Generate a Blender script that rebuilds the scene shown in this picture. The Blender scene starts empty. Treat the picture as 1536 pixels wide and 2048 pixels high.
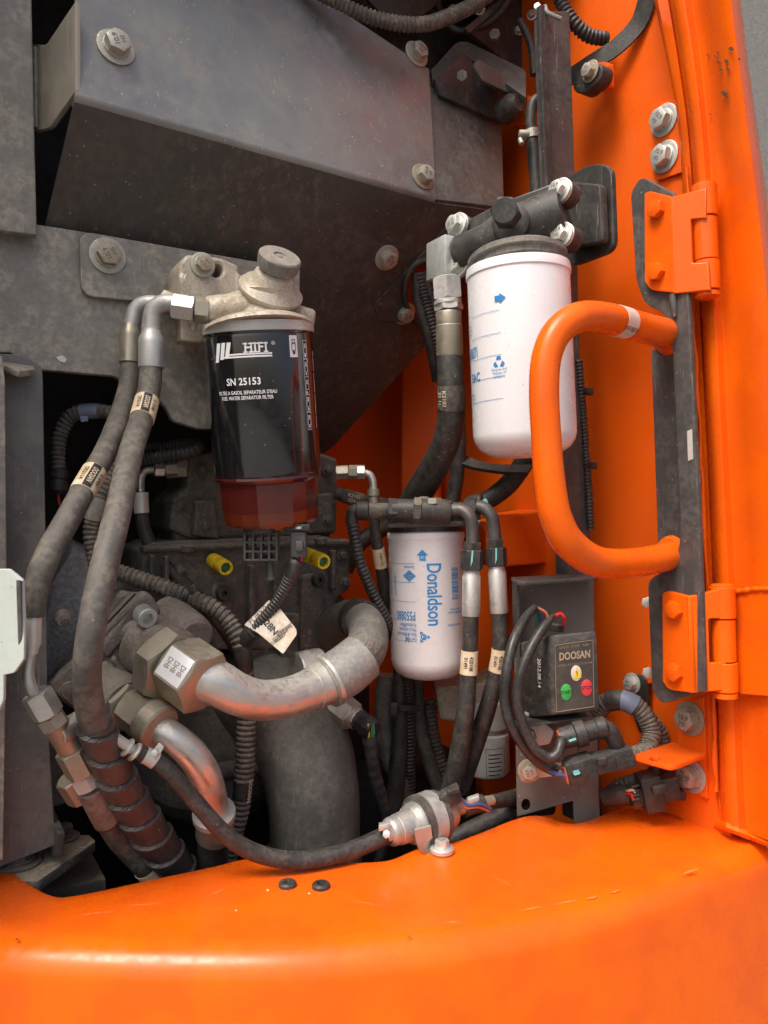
import bpy, bmesh, math, random
from mathutils import Vector, Matrix
random.seed(7)
sc = bpy.context.scene
R = math.radians
# ---------------------------------------------------------------- camera, world, sun, exposure
FPX = 1575.0                                    # focal length in photo pixels (photo 1536 x 2048)
cam_d = bpy.data.cameras.new('camera'); cam = bpy.data.objects.new('camera', cam_d)
sc.collection.objects.link(cam); sc.camera = cam
cam.location = (0, 0, 0); cam.rotation_euler = (R(90), 0, 0)
cam_d.sensor_fit = 'VERTICAL'; cam_d.sensor_height = 36.0; cam_d.lens = 36.0*FPX/2048
cam_d.clip_start = 0.02; cam_d.clip_end = 200
w = bpy.data.worlds.new('World'); sc.world = w; w.use_nodes = True
wn = w.node_tree.nodes; wl = w.node_tree.links
sky = wn.new('ShaderNodeTexSky'); sky.sky_type = 'NISHITA'; sky.sun_disc = False
SUN_EL, SUN_AZ = 58.0, 216.0                   # azimuth clockwise from +Y (into the machine)
sky.sun_elevation = R(SUN_EL); sky.sun_rotation = R(SUN_AZ)
sky.dust_density = 7.0; sky.air_density = .85; sky.ozone_density = 0.0
wl.new(sky.outputs[0], wn['Background'].inputs[0]); wn['Background'].inputs[1].default_value = 0.13
sd = bpy.data.lights.new('sun', 'SUN'); sd.energy = 1.5; sd.angle = R(22); sd.color = (1, .98, .95)
sun = bpy.data.objects.new('sun', sd); sc.collection.objects.link(sun)
sdir = Vector((math.sin(R(SUN_AZ))*math.cos(R(SUN_EL)), math.cos(R(SUN_AZ))*math.cos(R(SUN_EL)), math.sin(R(SUN_EL))))
sun.rotation_euler = sdir.to_track_quat('Z', 'Y').to_euler(); sun.location = sdir*3
sc.render.engine = 'CYCLES'
vs = sc.view_settings; vs.view_transform = 'Standard'; vs.look = 'None'; vs.gamma = 1; vs.use_curve_mapping = False
vs.exposure = 0.68
sc.render.resolution_x = 768; sc.render.resolution_y = 1024
sc.cycles.max_bounces = 6; sc.cycles.diffuse_bounces = 3; sc.cycles.glossy_bounces = 3; sc.cycles.transmission_bounces = 4

# ---------------------------------------------------------------- frame of the machine
YAW = R(31)
U = Vector((math.cos(YAW), math.sin(YAW), 0)); V = Vector((-math.sin(YAW), math.cos(YAW), 0)); W = Vector((0, 0, 1))
def P(x, y, d): return Vector(((x-768)/FPX*d, d, (1024-y)/FPX*d))
def PX(wpx, d): return wpx*d/FPX
class Pl:
    def __init__(s, p0, n):
        s.p = Vector(p0); s.n = Vector(n).normalized()
        if s.n.dot(s.p) > 0: s.n = -s.n          # towards the viewer
        up = W if abs(s.n.z) < .95 else Vector((0, 1, 0))
        s.e1 = up.cross(s.n).normalized(); s.e2 = s.n.cross(s.e1).normalized()
    def at(s, x, y, off=0):
        r = Vector(((x-768)/FPX, 1, (1024-y)/FPX)); q = s.p+s.n*off
        return r*(q.dot(s.n)/r.dot(s.n))
    def loc(s, q): v = q-s.p; return (v.dot(s.e1), v.dot(s.e2))
    def w(s, a, b, c=0): return s.p+s.e1*a+s.e2*b+s.n*c
def PU(x, y, d): return Pl(P(x, y, d), V)        # plane facing the viewer side
def PV(x, y, d): return Pl(P(x, y, d), U)        # plane of the side wall
def PF(x, y, d): return Pl(P(x, y, d), (0, 1, 0))
def P3(a, b, c):
    a, b, c = P(*a), P(*b), P(*c); return Pl(a, (b-a).cross(c-a))

# ---------------------------------------------------------------- mesh makers: each gives (verts, faces)
def join(*Ms):
    v, f = [], []
    for m in Ms:
        o = len(v); v += list(m[0]); f += [tuple(i+o for i in q) for q in m[1]]
    return (v, f)
def spline(pts, n=10):
    """catmull-rom through tuples of any length"""
    out = []; k = len(pts)
    if k == 2: return [tuple(pts[0][j]+(pts[1][j]-pts[0][j])*i/n for j in range(len(pts[0]))) for i in range(n+1)]
    for i in range(k-1):
        p0 = pts[max(i-1, 0)]; p1 = pts[i]; p2 = pts[i+1]; p3 = pts[min(i+2, k-1)]
        for j in range(n):
            t = j/n
            out.append(tuple(.5*((2*b)+(-a+c)*t+(2*a-5*b+4*c-d)*t*t+(-a+3*b-3*c+d)*t**3) for a, b, c, d in zip(p0, p1, p2, p3)))
    out.append(tuple(pts[-1])); return out
class Path:
    """pixel path (x, y, depth, width px) -> world samples with radius"""
    def __init__(s, pts, n=12, world=False):
        if world: q = spline([tuple(p)+(r,) for p, r in pts], n)
        else: q = spline([tuple(P(a[0], a[1], a[2]))+(PX(a[3], a[2])/2,) for a in pts], n)
        s.p = [Vector(a[:3]) for a in q]; s.r = [a[3] for a in q]
        s.s = [0]
        for i in range(1, len(s.p)): s.s.append(s.s[-1]+(s.p[i]-s.p[i-1]).length)
        s.L = s.s[-1]
        t0 = s.tan(0); up = Vector((0, -1, 0)) if abs(t0.y) < .9 else W
        n_ = (up-t0*up.dot(t0)).normalized(); s.fr = []
        for i in range(len(s.p)):
            t = s.tan(i); n_ = (n_-t*n_.dot(t)).normalized(); s.fr.append(n_.copy())
    def tan(s, i):
        a = s.p[max(i-1, 0)]; b = s.p[min(i+1, len(s.p)-1)]; return (b-a).normalized()
    def at(s, x):
        x = min(max(x, 0), s.L); i = 0
        lo, hi = 0, len(s.s)-1
        while hi-lo > 1:
            m = (lo+hi)//2
            if s.s[m] <= x: lo = m
            else: hi = m
        f = (x-s.s[lo])/max(s.s[hi]-s.s[lo], 1e-9)
        t = s.tan(lo).lerp(s.tan(hi), f).normalized(); n_ = s.fr[lo].lerp(s.fr[hi], f); n_ = (n_-t*n_.dot(t)).normalized()
        return s.p[lo].lerp(s.p[hi], f), t, n_, s.r[lo]+(s.r[hi]-s.r[lo])*f
    def near(s, x, y):
        """arc position whose projection is nearest to pixel x, y"""
        b = min(range(len(s.p)), key=lambda i: (768+FPX*s.p[i].x/s.p[i].y-x)**2+(1024-FPX*s.p[i].z/s.p[i].y-y)**2)
        return s.s[b]
def tube(pa, seg=20, s0=0, s1=None, rf=None, step=None, cap=True):
    s1 = pa.L if s1 is None else s1
    step = step or max((s1-s0)/60, .0015)
    n = max(2, int((s1-s0)/step)); v, f = [], []
    for i in range(n+1):
        x = s0+(s1-s0)*i/n; p, t, nn, r = pa.at(x); b = t.cross(nn)
        for k in range(seg):
            a = 2*math.pi*k/seg; rr = rf(x, a, r) if rf else r
            v.append(p+(nn*math.cos(a)+b*math.sin(a))*rr)
    for i in range(n):
        for k in range(seg):
            k2 = (k+1) % seg; f.append((i*seg+k, (i+1)*seg+k, (i+1)*seg+k2, i*seg+k2))
    if cap:
        f.append(tuple(range(seg))); f.append(tuple(reversed(range(n*seg, n*seg+seg))))
    return (v, f)
def corr(pa, pitch=.0042, amp=.09, seg=18, s0=0, s1=None):
    def rf(x, a, r): 
        u = (x/pitch) % 1.0
        return r*(1+amp*(1 if .22 < u < .78 else -1)*(1.0 if not (.15 < u < .3 or .7 < u < .85) else .45))
    return tube(pa, seg, s0, s1, rf, pitch/6)
def spiral(pa, pitch, amp, seg=28, s0=0, s1=None):
    def rf(x, a, r):
        u = ((x/pitch)+a/(2*math.pi)) % 1.0
        return r+amp*(.25+.75*(1-u)) if u < .93 else r+amp*.05
    return tube(pa, seg, s0, s1, rf, pitch/44)
def band(pa, s0, s1, dr=.0006, seg=24):
    return tube(pa, seg, s0, s1, lambda x, a, r: r+dr, (s1-s0)/6)
def axis(a, b): return Path([(a, 1.0), (b, 1.0)], 2, True)
def lathe(a, b, prof, seg=40, rot=0):
    """profile: (fraction along a->b or beyond, radius m)"""
    a, b = Vector(a), Vector(b); t = (b-a); L = t.length; t = t/L
    up = Vector((0, -1, 0)) if abs(t.y) < .9 else W
    n = (up-t*up.dot(t)).normalized(); bb = t.cross(n); v, f = [], []
    for (x, r) in prof:
        for k in range(seg):
            an = 2*math.pi*k/seg+rot; v.append(a+t*(x*L)+(n*math.cos(an)+bb*math.sin(an))*r)
    for i in range(len(prof)-1):
        for k in range(seg):
            k2 = (k+1) % seg; f.append((i*seg+k, (i+1)*seg+k, (i+1)*seg+k2, i*seg+k2))
    f.append(tuple(range(seg))); m = (len(prof)-1)*seg; f.append(tuple(reversed(range(m, m+seg))))
    return (v, f)
def cyl(a, b, r, bev=.12, seg=32):
    L = (Vector(b)-Vector(a)).length; e = min(bev*r/L, .3)
    return lathe(a, b, [(0, r*(1-bev)), (e, r), (1-e, r), (1, r*(1-bev))], seg)
def hexn(a, b, r, rot=0.2, ch=.12):
    """hexagon with the turned chamfer on both ends (a hexagonal prism cut by a cone)"""
    a, b = Vector(a), Vector(b); t = b-a; L = t.length; t /= L
    up = Vector((0, -1, 0)) if abs(t.y) < .9 else W
    n = (up-t*up.dot(t)).normalized(); bb = t.cross(n); v, f = [], []
    m = 8; seg = 6*m; ap = r*math.cos(math.pi/6)
    rows = []
    for end in (0, 1, 2, 3):
        for k in range(seg):
            an = 2*math.pi*k/seg; loc = (an % (math.pi/3))-math.pi/6
            rr = ap/math.cos(loc); cut = (rr-ap)*.55
            if end == 0: q, z = ap*.96, 0
            elif end == 1: q, z = rr, cut+L*.02
            elif end == 2: q, z = rr, L-cut-L*.02
            else: q, z = ap*.96, L
            v.append(a+t*z+(n*math.cos(an+rot)+bb*math.sin(an+rot))*q)
    for i in range(3):
        for k in range(seg):
            k2 = (k+1) % seg; f.append((i*seg+k, (i+1)*seg+k, (i+1)*seg+k2, i*seg+k2))
    f.append(tuple(range(seg))); f.append(tuple(reversed(range(3*seg, 4*seg))))
    return (v, f)
def me_from(ob):
    m = bpy.data.meshes.new_from_object(ob)
    v = [x.co.copy() for x in m.vertices]; f = [tuple(p.vertices) for p in m.polygons]
    bpy.data.meshes.remove(m); return (v, f)
def fillet(pts, closed=True):
    """points (a, b, r): corner rounding in the plane"""
    out = []; n = len(pts)
    for i in range(n):
        p = Vector(pts[i][:2]); r = pts[i][2] if len(pts[i]) > 2 else 0
        if r <= 0: out.append(tuple(p)); continue
        a = Vector(pts[i-1][:2]); b = Vector(pts[(i+1) % n][:2])
        da = (a-p); db = (b-p); k = min(r, da.length*.49, db.length*.49)
        q0 = p+da.normalized()*k; q1 = p+db.normalized()*k
        for j in range(7):
            t = j/6; out.append(tuple(q0*(1-t)**2+p*2*t*(1-t)+q1*t*t))
    return out
def plate(pl, px, th, bev=.0006, holes=(), off=0, dflt=0):
    """flat plate whose front face lies in plane pl; outline in photo pixels (x, y[, corner radius px])"""
    cu = bpy.data.curves.new('c', 'CURVE'); cu.dimensions = '2D'; cu.fill_mode = 'BOTH'
    def add(q):
        sp = cu.splines.new('POLY'); sp.points.add(len(q)-1)
        for i, a in enumerate(q): sp.points[i].co = (a[0], a[1], 0, 1)
        sp.use_cyclic_u = True
    q = fillet([(a[0], a[1], a[2] if len(a) > 2 else dflt) for a in px])
    add([pl.loc(pl.at(a[0], a[1], off)) for a in q])
    for h in holes:                              # (x, y, rx, ry) px
        add([pl.loc(pl.at(h[0]+h[2]*math.cos(2*math.pi*k/20), h[1]+h[3]*math.sin(2*math.pi*k/20), off)) for k in range(20)])
    cu.extrude = max(th/2-bev, 1e-5); cu.bevel_depth = bev; cu.bevel_resolution = 1; cu.offset = -bev
    ob = bpy.data.objects.new('c', cu); m = me_from(ob)
    bpy.data.objects.remove(ob); bpy.data.curves.remove(cu)
    return ([pl.w(a.x, a.y, a.z-th/2+off) for a in m[0]], m[1])
def box(c, ax, ay, az, bev=0.0):
    """box with centre c and half-axis vectors"""
    c = Vector(c); bm = bmesh.new()
    vs_ = [bm.verts.new(c+ax*i+ay*j+az*k) for i in (-1, 1) for j in (-1, 1) for k in (-1, 1)]
    for q in ((0, 1, 3, 2), (4, 6, 7, 5), (0, 4, 5, 1), (2, 3, 7, 6), (0, 2, 6, 4), (1, 5, 7, 3)): bm.faces.new([vs_[i] for i in q])
    bmesh.ops.recalc_face_normals(bm, faces=bm.faces[:])
    if bev: bmesh.ops.bevel(bm, geom=bm.edges[:], offset=bev, segments=2, affect='EDGES', profile=.5)
    bm.verts.index_update(); m = ([v.co.copy() for v in bm.verts], [tuple(v.index for v in q.verts) for q in bm.faces]); bm.free(); return m
def bar(pa, wd, th, up=None, s0=0, s1=None):
    """flat strap along a path: width across, thickness out of its face"""
    s1 = pa.L if s1 is None else s1; n = 40; v, f = [], []
    for i in range(n+1):
        p, t, nn, r = pa.at(s0+(s1-s0)*i/n)
        if up is not None: nn = (Vector(up)-t*Vector(up).dot(t)).normalized()
        b = t.cross(nn)
        for (x, y) in ((-1, -1), (1, -1), (1, 1), (-1, 1)): v.append(p+b*(wd/2*x)+nn*(th/2*y))
    for i in range(n):
        for k in range(4): k2 = (k+1) % 4; f.append((i*4+k, (i+1)*4+k, (i+1)*4+k2, i*4+k2))
    f.append((0, 1, 2, 3)); f.append((n*4+3, n*4+2, n*4+1, n*4)); return (v, f)
# ---- lettering
_tc = {}
def text2d(s, size, bold=0.0, shear=0.0, align='CENTER', space=1.0, sx=1.0):
    key = (s, size, bold, shear, align, space, sx)
    if key in _tc: return _tc[key]
    cu = bpy.data.curves.new('t', 'FONT'); cu.body = s; cu.size = 1.0; cu.offset = bold; cu.shear = shear
    cu.align_x = align; cu.align_y = 'CENTER'; cu.space_character = space; cu.resolution_u = 3; cu.fill_mode = 'FRONT'
    ob = bpy.data.objects.new('t', cu); m = me_from(ob); bpy.data.objects.remove(ob); bpy.data.curves.remove(cu)
    m = ([(a.x*sx*size, a.y*size) for a in m[0]], m[1]); _tc[key] = m; return m
def fit(s, w_, h_, bold=0.0, shear=0.0, align='CENTER'):
    m = text2d(s, 1.0, bold, shear); xs = [p[0] for p in m[0]]; ys = [p[1] for p in m[0]]
    W_ = max(xs)-min(xs); H_ = max(ys)-min(ys); cx = (max(xs)+min(xs))/2; cy = (max(ys)+min(ys))/2
    dx = {'CENTER': 0, 'LEFT': w_/2, 'RIGHT': -w_/2}[align]
    return ([((p[0]-cx)*w_/W_+dx, (p[1]-cy)*h_/H_) for p in m[0]], m[1])
def rect2d(x0, y0, x1, y1, n=1):
    v = []; f = []
    for i in range(n+1): x = x0+(x1-x0)*i/n; v += [(x, y0), (x, y1)]
    for i in range(n): f.append((2*i, 2*i+2, 2*i+3, 2*i+1))
    return (v, f)
def frame2d(x0, y0, x1, y1, t, n=6):
    return join(rect2d(x0, y0, x1, y0+t, n), rect2d(x0, y1-t, x1, y1, n), rect2d(x0, y0+t, x0+t, y1-t), rect2d(x1-t, y0+t, x1, y1-t))
def poly2d(p): return ([tuple(a) for a in p], [tuple(range(len(p)))])
def disc2d(x, y, r, n=24, ry=None): return poly2d([(x+r*math.cos(2*math.pi*k/n), y+(ry or r)*math.sin(2*math.pi*k/n)) for k in range(n)])
def mv(m, dx=0, dy=0, rot=0, s=1):
    c, q = math.cos(rot), math.sin(rot)
    return ([((a[0]*c-a[1]*q)*s+dx, (a[0]*q+a[1]*c)*s+dy) for a in m[0]], m[1])
def dense(m, mx=.0022):
    bm = bmesh.new(); vs_ = [bm.verts.new((a[0], a[1], 0)) for a in m[0]]
    for q in m[1]:
        try: bm.faces.new([vs_[i] for i in q])
        except ValueError: pass
    if max((e.calc_length() for e in bm.edges), default=0) > mx:
        bmesh.ops.triangulate(bm, faces=bm.faces[:])
        for _ in range(5):
            es = [e for e in bm.edges if e.calc_length() > mx]
            if not es: break
            bmesh.ops.subdivide_edges(bm, edges=es, cuts=1, use_grid_fill=False); bmesh.ops.triangulate(bm, faces=[f for f in bm.faces if len(f.verts) > 3])
    bm.verts.index_update(); r_ = ([(v.co.x, v.co.y) for v in bm.verts], [tuple(v.index for v in f.verts) for f in bm.faces]); bm.free(); return r_
def wrap(m, pa, s0, rad, lift=.0002, mode='around', ph=0.0):
    """lay 2d print on a tube or can. around: x runs round it (to the right), y up the can (against the path);
    along: x runs down the path, y to the right of it"""
    v = []; m = dense(m)
    for a in m[0]:
        if mode == 'around': s, c = s0-a[1], a[0]
        else: s, c = s0+a[0], a[1]
        p, t, nn, r = pa.at(s); r = rad if rad else r
        tocam = -p; nn = (tocam-t*tocam.dot(t)).normalized(); b = nn.cross(t)
        if b.x < 0 and mode == 'around': b = -b
        an = ph+c/r; v.append(p+(nn*math.cos(an)+b*math.sin(an))*(r+lift))
    return (v, m[1])
def flat(m, pl, x, y, lift=.0003, rot=0):
    c = pl.loc(pl.at(x, y)); q = mv(m, 0, 0, rot)
    return ([pl.w(c[0]+a[0], c[1]+a[1], lift) for a in q[0]], q[1])

# ---------------------------------------------------------------- objects
col = sc.collection; ROOTS = []
def thing(name, label, cat, group=None):
    o = bpy.data.objects.new(name, None); o.empty_display_size = .02; col.objects.link(o)
    o['label'] = label; o['category'] = cat
    if group: o['group'] = group
    ROOTS.append(o); return o
def add(name, M, mat, par=None, ang=32, label=None):
    me = bpy.data.meshes.new(name); me.from_pydata([tuple(a) for a in M[0]], [], M[1])
    me.validate(); bm = bmesh.new(); bm.from_mesh(me)
    if len(bm.faces) < 20000: bmesh.ops.recalc_face_normals(bm, faces=bm.faces[:])
    bm.to_mesh(me); bm.free()
    me.shade_smooth(); me.set_sharp_from_angle(angle=R(ang)); me.materials.append(mat)
    o = bpy.data.objects.new(name, me); col.objects.link(o)
    if par is not None: o.parent = par
    if label: o['label'] = label
    return o
def solo(name, M, mat, label, cat, ang=32, group=None):
    o = add(name, M, mat, None, ang); o['label'] = label; o['category'] = cat
    if group: o['group'] = group
    ROOTS.append(o); return o
def struct(name, M, mat, ang=32):
    o = add(name, M, mat, None, ang); o['kind'] = 'structure'; return o
def finish():
    def desc(o):
        for c in o.children: 
            yield c
            for d in desc(c): yield d
    kids = {}
    for o in ROOTS:
        pts = []
        for c in [o]+list(desc(o)):
            if c.type == 'MESH':
                M = c.matrix_basis
                if c.parent and c.parent is not o and c.parent.type == 'MESH': M = c.parent.matrix_basis @ c.matrix_basis
                pts += [M @ Vector(b) for b in c.bound_box]
        if not pts: continue
        lo = [min(p[i] for p in pts) for i in range(3)]; hi = [max(p[i] for p in pts) for i in range(3)]
        base = Vector(((lo[0]+hi[0])/2, (lo[1]+hi[1])/2, lo[2]))
        if o.type == 'MESH': o.data.transform(Matrix.Translation(-base))
        o.location = base
        for c in o.children: c.matrix_parent_inverse = Matrix.Translation(-base)

# ---------------------------------------------------------------- materials
def mat(name, colr, rough=.5, metal=0.0, dust=0.0, dustc=(.30, .25, .19), up=0.0, sc_=28.0, bump=.08, bsc=350.0, coat=0.0,
        speck=0.0, speckc=(.45, .40, .33), col2=None, c2s=9.0, spec=.5, trans=0.0, ior=1.45, fine=0.0, drough=.9, streak=0.0, streakc=(.04, .03, .025), scr=0.0, scrc=(.42, .41, .38)):
    m = bpy.data.materials.new(name); m.use_nodes = True; nt = m.node_tree; N = nt.nodes; L = nt.links
    b = N['Principled BSDF']
    def val(inp, x):
        b.inputs[inp].default_value = x
    geo = N.new('ShaderNodeNewGeometry')
    def noise(s, det=6, rgh=.6, vec=None):
        n = N.new('ShaderNodeTexNoise'); n.inputs['Scale'].default_value = s; n.inputs['Detail'].default_value = det; n.inputs['Roughness'].default_value = rgh
        L.new(vec or geo.outputs['Position'], n.inputs['Vector']); return n.outputs['Fac']
    def mr(x, a, bb, c=0., d=1.):
        n = N.new('ShaderNodeMapRange'); n.inputs[1].default_value = a; n.inputs[2].default_value = bb; n.inputs[3].default_value = c; n.inputs[4].default_value = d
        n.interpolation_type = 'SMOOTHSTEP'; L.new(x, n.inputs[0]); return n.outputs[0]
    def math_(op, x, y):
        n = N.new('ShaderNodeMath'); n.operation = op; n.use_clamp = op == 'ADD'
        for i, q in enumerate((x, y)):
            if isinstance(q, (int, float)): n.inputs[i].default_value = q
            else: L.new(q, n.inputs[i])
        return n.outputs[0]
    def mix(f, a, c):
        n = N.new('ShaderNodeMix'); n.data_type = 'RGBA'
        L.new(f, n.inputs[0])
        for i, q in ((6, a), (7, c)):
            if isinstance(q, tuple): n.inputs[i].default_value = q+(1,)
            else: L.new(q, n.inputs[i])
        return n.outputs[2]
    c = colr
    if col2: c = mix(mr(noise(c2s*2.5, 5), .42, .60), colr, col2)
    if fine: c = mix(mr(noise(bsc*.7, 3), .35, .7, 0, fine), c, tuple(min(1, x*2.2+.02) for x in colr))
    if streak:
        mp = N.new('ShaderNodeMapping'); mp.inputs['Scale'].default_value = (130, 130, 5); L.new(geo.outputs['Position'], mp.inputs[0])
        c = mix(math_('MULTIPLY', mr(noise(1.0, 4, .6, mp.outputs[0]), .53, .66, 0, streak), mr(noise(9, 3), .40, .60)), c, streakc)
    fac = None
    if dust or up:
        big = noise(sc_*2.6, 8, .66); small = noise(sc_*11, 4, .6)
        fac = math_('MULTIPLY', mr(big, .40, .62, .25, 1), mr(small, .36, .60, .25*dust, dust)) if dust else None
        if up:
            sx = N.new('ShaderNodeSeparateXYZ'); L.new(geo.outputs['Normal'], sx.inputs[0])
            u = math_('MULTIPLY', mr(sx.outputs[2], .05, .85, 0, up), mr(small, .32, .58, .4, 1))
            fac = math_('ADD', fac, u) if fac is not None else u
        c = mix(fac, c, dustc)
    if speck:
        vo = N.new('ShaderNodeTexVoronoi'); vo.inputs['Scale'].default_value = 150; L.new(geo.outputs['Position'], vo.inputs['Vector'])
        sp = math_('MULTIPLY', mr(vo.outputs['Distance'], .10, .18, 1, 0), mr(noise(40, 3), .5, .62, 0, speck))
        c = mix(sp, c, speckc)
    if scr:
        for (rx, ry, rz, S) in ((.3, .5, .2, 1.0), (1.1, -.4, .7, 1.3), (-.5, .2, 1.3, .8)):
            mp = N.new('ShaderNodeMapping'); mp.inputs['Rotation'].default_value = (rx, ry, rz); mp.inputs['Scale'].default_value = (520*S, 520*S, 22*S); L.new(geo.outputs['Position'], mp.inputs[0])
            f_ = math_('MULTIPLY', mr(noise(1.0, 2, .5, mp.outputs[0]), .66, .74, 0, scr), mr(noise(14*S, 3), .46, .62))
            c = mix(f_, c, scrc)
    if isinstance(c, tuple): val('Base Color', c+(1,))
    else: L.new(c, b.inputs['Base Color'])
    rn = mr(noise(sc_*3, 5), .3, .7, max(rough-.07, .02), min(rough+.1, 1))
    if fac is not None:
        n = N.new('ShaderNodeMix'); n.data_type = 'FLOAT'; L.new(fac, n.inputs[0]); L.new(rn, n.inputs[2]); n.inputs[3].default_value = drough; rn = n.outputs[0]
        if metal: L.new(math_('SUBTRACT', metal, math_('MULTIPLY', fac, metal)), b.inputs['Metallic'])
    elif metal: val('Metallic', metal)
    L.new(rn, b.inputs['Roughness'])
    val('Specular IOR Level', spec); val('Coat Weight', coat); val('Coat Roughness', .12)
    if trans: val('Transmission Weight', trans); val('IOR', ior)
    if bump:
        bn = N.new('ShaderNodeBump'); bn.inputs['Strength'].default_value = bump; bn.inputs['Distance'].default_value = .002
        L.new(noise(bsc, 5), bn.inputs['Height']); L.new(bn.outputs[0], b.inputs['Normal'])
    return m
DUST = (.30, .255, .19)
M_or = mat('orange_paint', (.85, .124, .002), .24, dust=.035, dustc=(.78, .20, .05), up=.02, sc_=30, bump=.012, bsc=90, spec=.32, speck=.06, speckc=(.12, .05, .02), col2=(.76, .105, .004), c2s=5)
M_orw = mat('orange_wall_paint', (.80, .110, .003), .40, spec=.36, scr=.12, scrc=(.7, .3, .15), dust=.05, dustc=(.5, .2, .08), sc_=8, bump=.03, bsc=160, speck=.3, speckc=(.10, .03, .01))
M_steel = mat('dark_painted_steel', (.13, .13, .126), .40, .3, dust=.75, dustc=(.20, .185, .155), sc_=12, bump=.06, bsc=300, speck=.5, speckc=(.4, .37, .32), col2=(.10, .10, .10), streak=.35, streakc=(.20, .18, .15), scr=0.50)
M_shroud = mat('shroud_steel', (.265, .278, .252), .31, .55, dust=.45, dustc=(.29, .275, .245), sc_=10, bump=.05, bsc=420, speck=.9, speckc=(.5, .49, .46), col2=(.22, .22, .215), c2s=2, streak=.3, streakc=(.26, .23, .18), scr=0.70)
M_under = mat('shroud_shaded_steel', (.052, .050, .046), .38, .25, dust=.45, dustc=(.125, .105, .085), sc_=9, bump=.06, bsc=300, speck=.7, speckc=(.35, .27, .2), streak=.5, streakc=(.17, .12, .075), scr=.3, scrc=(.28, .24, .2))  # same sheet as the shroud, its shade put into a darker base
M_dark = mat('black_painted_steel', (.030, .030, .030), .40, .1, dust=.42, dustc=(.12, .105, .085), sc_=14, bump=.05, speck=.35, up=.25, scr=0.40)
M_grey = mat('charcoal_plate', (.055, .055, .056), .40, .1, dust=.5, dustc=(.14, .125, .105), sc_=16, bump=.05, speck=.45, up=.2, scr=0.45)
M_plate = mat('dusty_grey_plate', (.195, .188, .165), .5, .25, dust=.9, dustc=(.40, .365, .30), sc_=14, bump=.08, bsc=260, speck=.5, up=.15, streak=.35, streakc=(.15, .135, .115), scr=0.60)
M_bolt = mat('zinc_bolt', (.45, .44, .385), .40, .75, dust=.7, dustc=(.40, .36, .28), up=.2, sc_=60, bump=.12, bsc=900)
M_boltb = mat('bright_zinc', (.60, .62, .58), .42, .65, dust=.2, dustc=(.45, .43, .38), sc_=60, bump=.08, bsc=900)
M_nickel = mat('nickel_pipe', (.64, .63, .58), .30, .9, dust=.4, dustc=(.36, .33, .27), sc_=22, bump=.05, bsc=500, up=.2)
M_chrome = mat('bright_fitting', (.58, .58, .56), .42, .8, dust=.5, dustc=(.42, .40, .34), sc_=35, bump=.05, bsc=700, up=.1)
M_brass = mat('dirty_hex_steel', (.40, .37, .29), .38, .8, dust=.4, dustc=(.28, .23, .16), sc_=45, bump=.12, bsc=500, up=.15)
M_cast = mat('dusty_cast_aluminium', (.52, .48, .40), .5, .45, dust=.85, dustc=(.34, .27, .185), up=.25, sc_=35, bump=.3, bsc=420)
M_iron = mat('black_cast_iron', (.062, .060, .056), .55, .1, dust=.6, dustc=(.20, .17, .13), up=.9, sc_=22, bump=.5, bsc=230, speck=.3)
M_pump = mat('brown_cast_iron', (.150, .130, .114), .48, .3, dust=.6, dustc=(.27, .235, .19), up=.4, sc_=26, bump=.7, bsc=300, fine=.2)
M_pumpb = mat('blue_black_cast_iron', (.19, .195, .205), .5, .2, dust=.4, dustc=(.22, .20, .165), up=.3, sc_=20, bump=.8, bsc=260, fine=.5)
M_rub = mat('rubber_hose', (.045, .043, .041), .5, dust=.8, dustc=(.17, .15, .12), sc_=18, bump=.18, bsc=320, speck=.25)
M_rubd = mat('dusty_rubber_hose', (.068, .063, .057), .48, dust=.8, dustc=(.20, .175, .14), up=.2, sc_=16, bump=.18, bsc=320, speck=.3)
M_rubk = mat('black_rubber_hose', (.022, .021, .021), .42, dust=.48, dustc=(.12, .105, .085), sc_=25, bump=.2, bsc=420, speck=.3)
M_conduit = mat('corrugated_plastic', (.045, .042, .039), .5, dust=.8, dustc=(.22, .185, .14), up=.45, sc_=25, bump=.05)
M_conk = mat('black_corrugated_plastic', (.022, .022, .023), .4, dust=.3, dustc=(.14, .12, .10), up=.25, sc_=25, bump=.05)
M_elbow = mat('dusty_rubber_elbow', (.105, .10, .09), .55, dust=.75, dustc=(.22, .205, .17), sc_=14, bump=.1, bsc=300, speck=.5, speckc=(.36, .34, .31), scr=.5)
M_plas = mat('black_plastic', (.015, .015, .016), .34, dust=.30, dustc=(.13, .115, .095), up=.35, sc_=30, bump=.08)
M_gplas = mat('grey_plastic', (.055, .057, .060), .42, dust=.2, dustc=(.2, .18, .15), sc_=30, bump=.05)
M_boxp = mat('box_plastic', (.026, .026, .027), .42, dust=.5, dustc=(.15, .13, .105), up=.6, sc_=32, bump=.1, speck=.5)
M_white = mat('white_enamel', (.80, .80, .81), .22, dust=.06, dustc=(.55, .5, .42), sc_=14, bump=.01, coat=.3, speck=.35, speckc=(.25, .22, .2))
M_black = mat('black_gloss_enamel', (.006, .006, .007), .10, dust=.06, dustc=(.12, .11, .10), sc_=30, bump=.015, bsc=60, coat=1.0, speck=.5, speckc=(.25, .24, .22))
M_amber = mat('dark_red_bowl', (.17, .020, .016), .06, bump=.03, bsc=200, dust=.12, dustc=(.2, .12, .1), sc_=20, speck=.4, speckc=(.4, .3, .28), coat=.5, trans=.6)
M_amber2 = mat('amber_fuel', (.80, .24, .03), .10, bump=0, trans=.6, coat=.3)
M_wprint = mat('white_print', (.80, .80, .80), .4, bump=0)
M_bprint = mat('blue_print', (.02, .21, .50), .4, bump=0)
M_kprint = mat('black_print', (.02, .02, .02), .5, bump=0)
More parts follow.
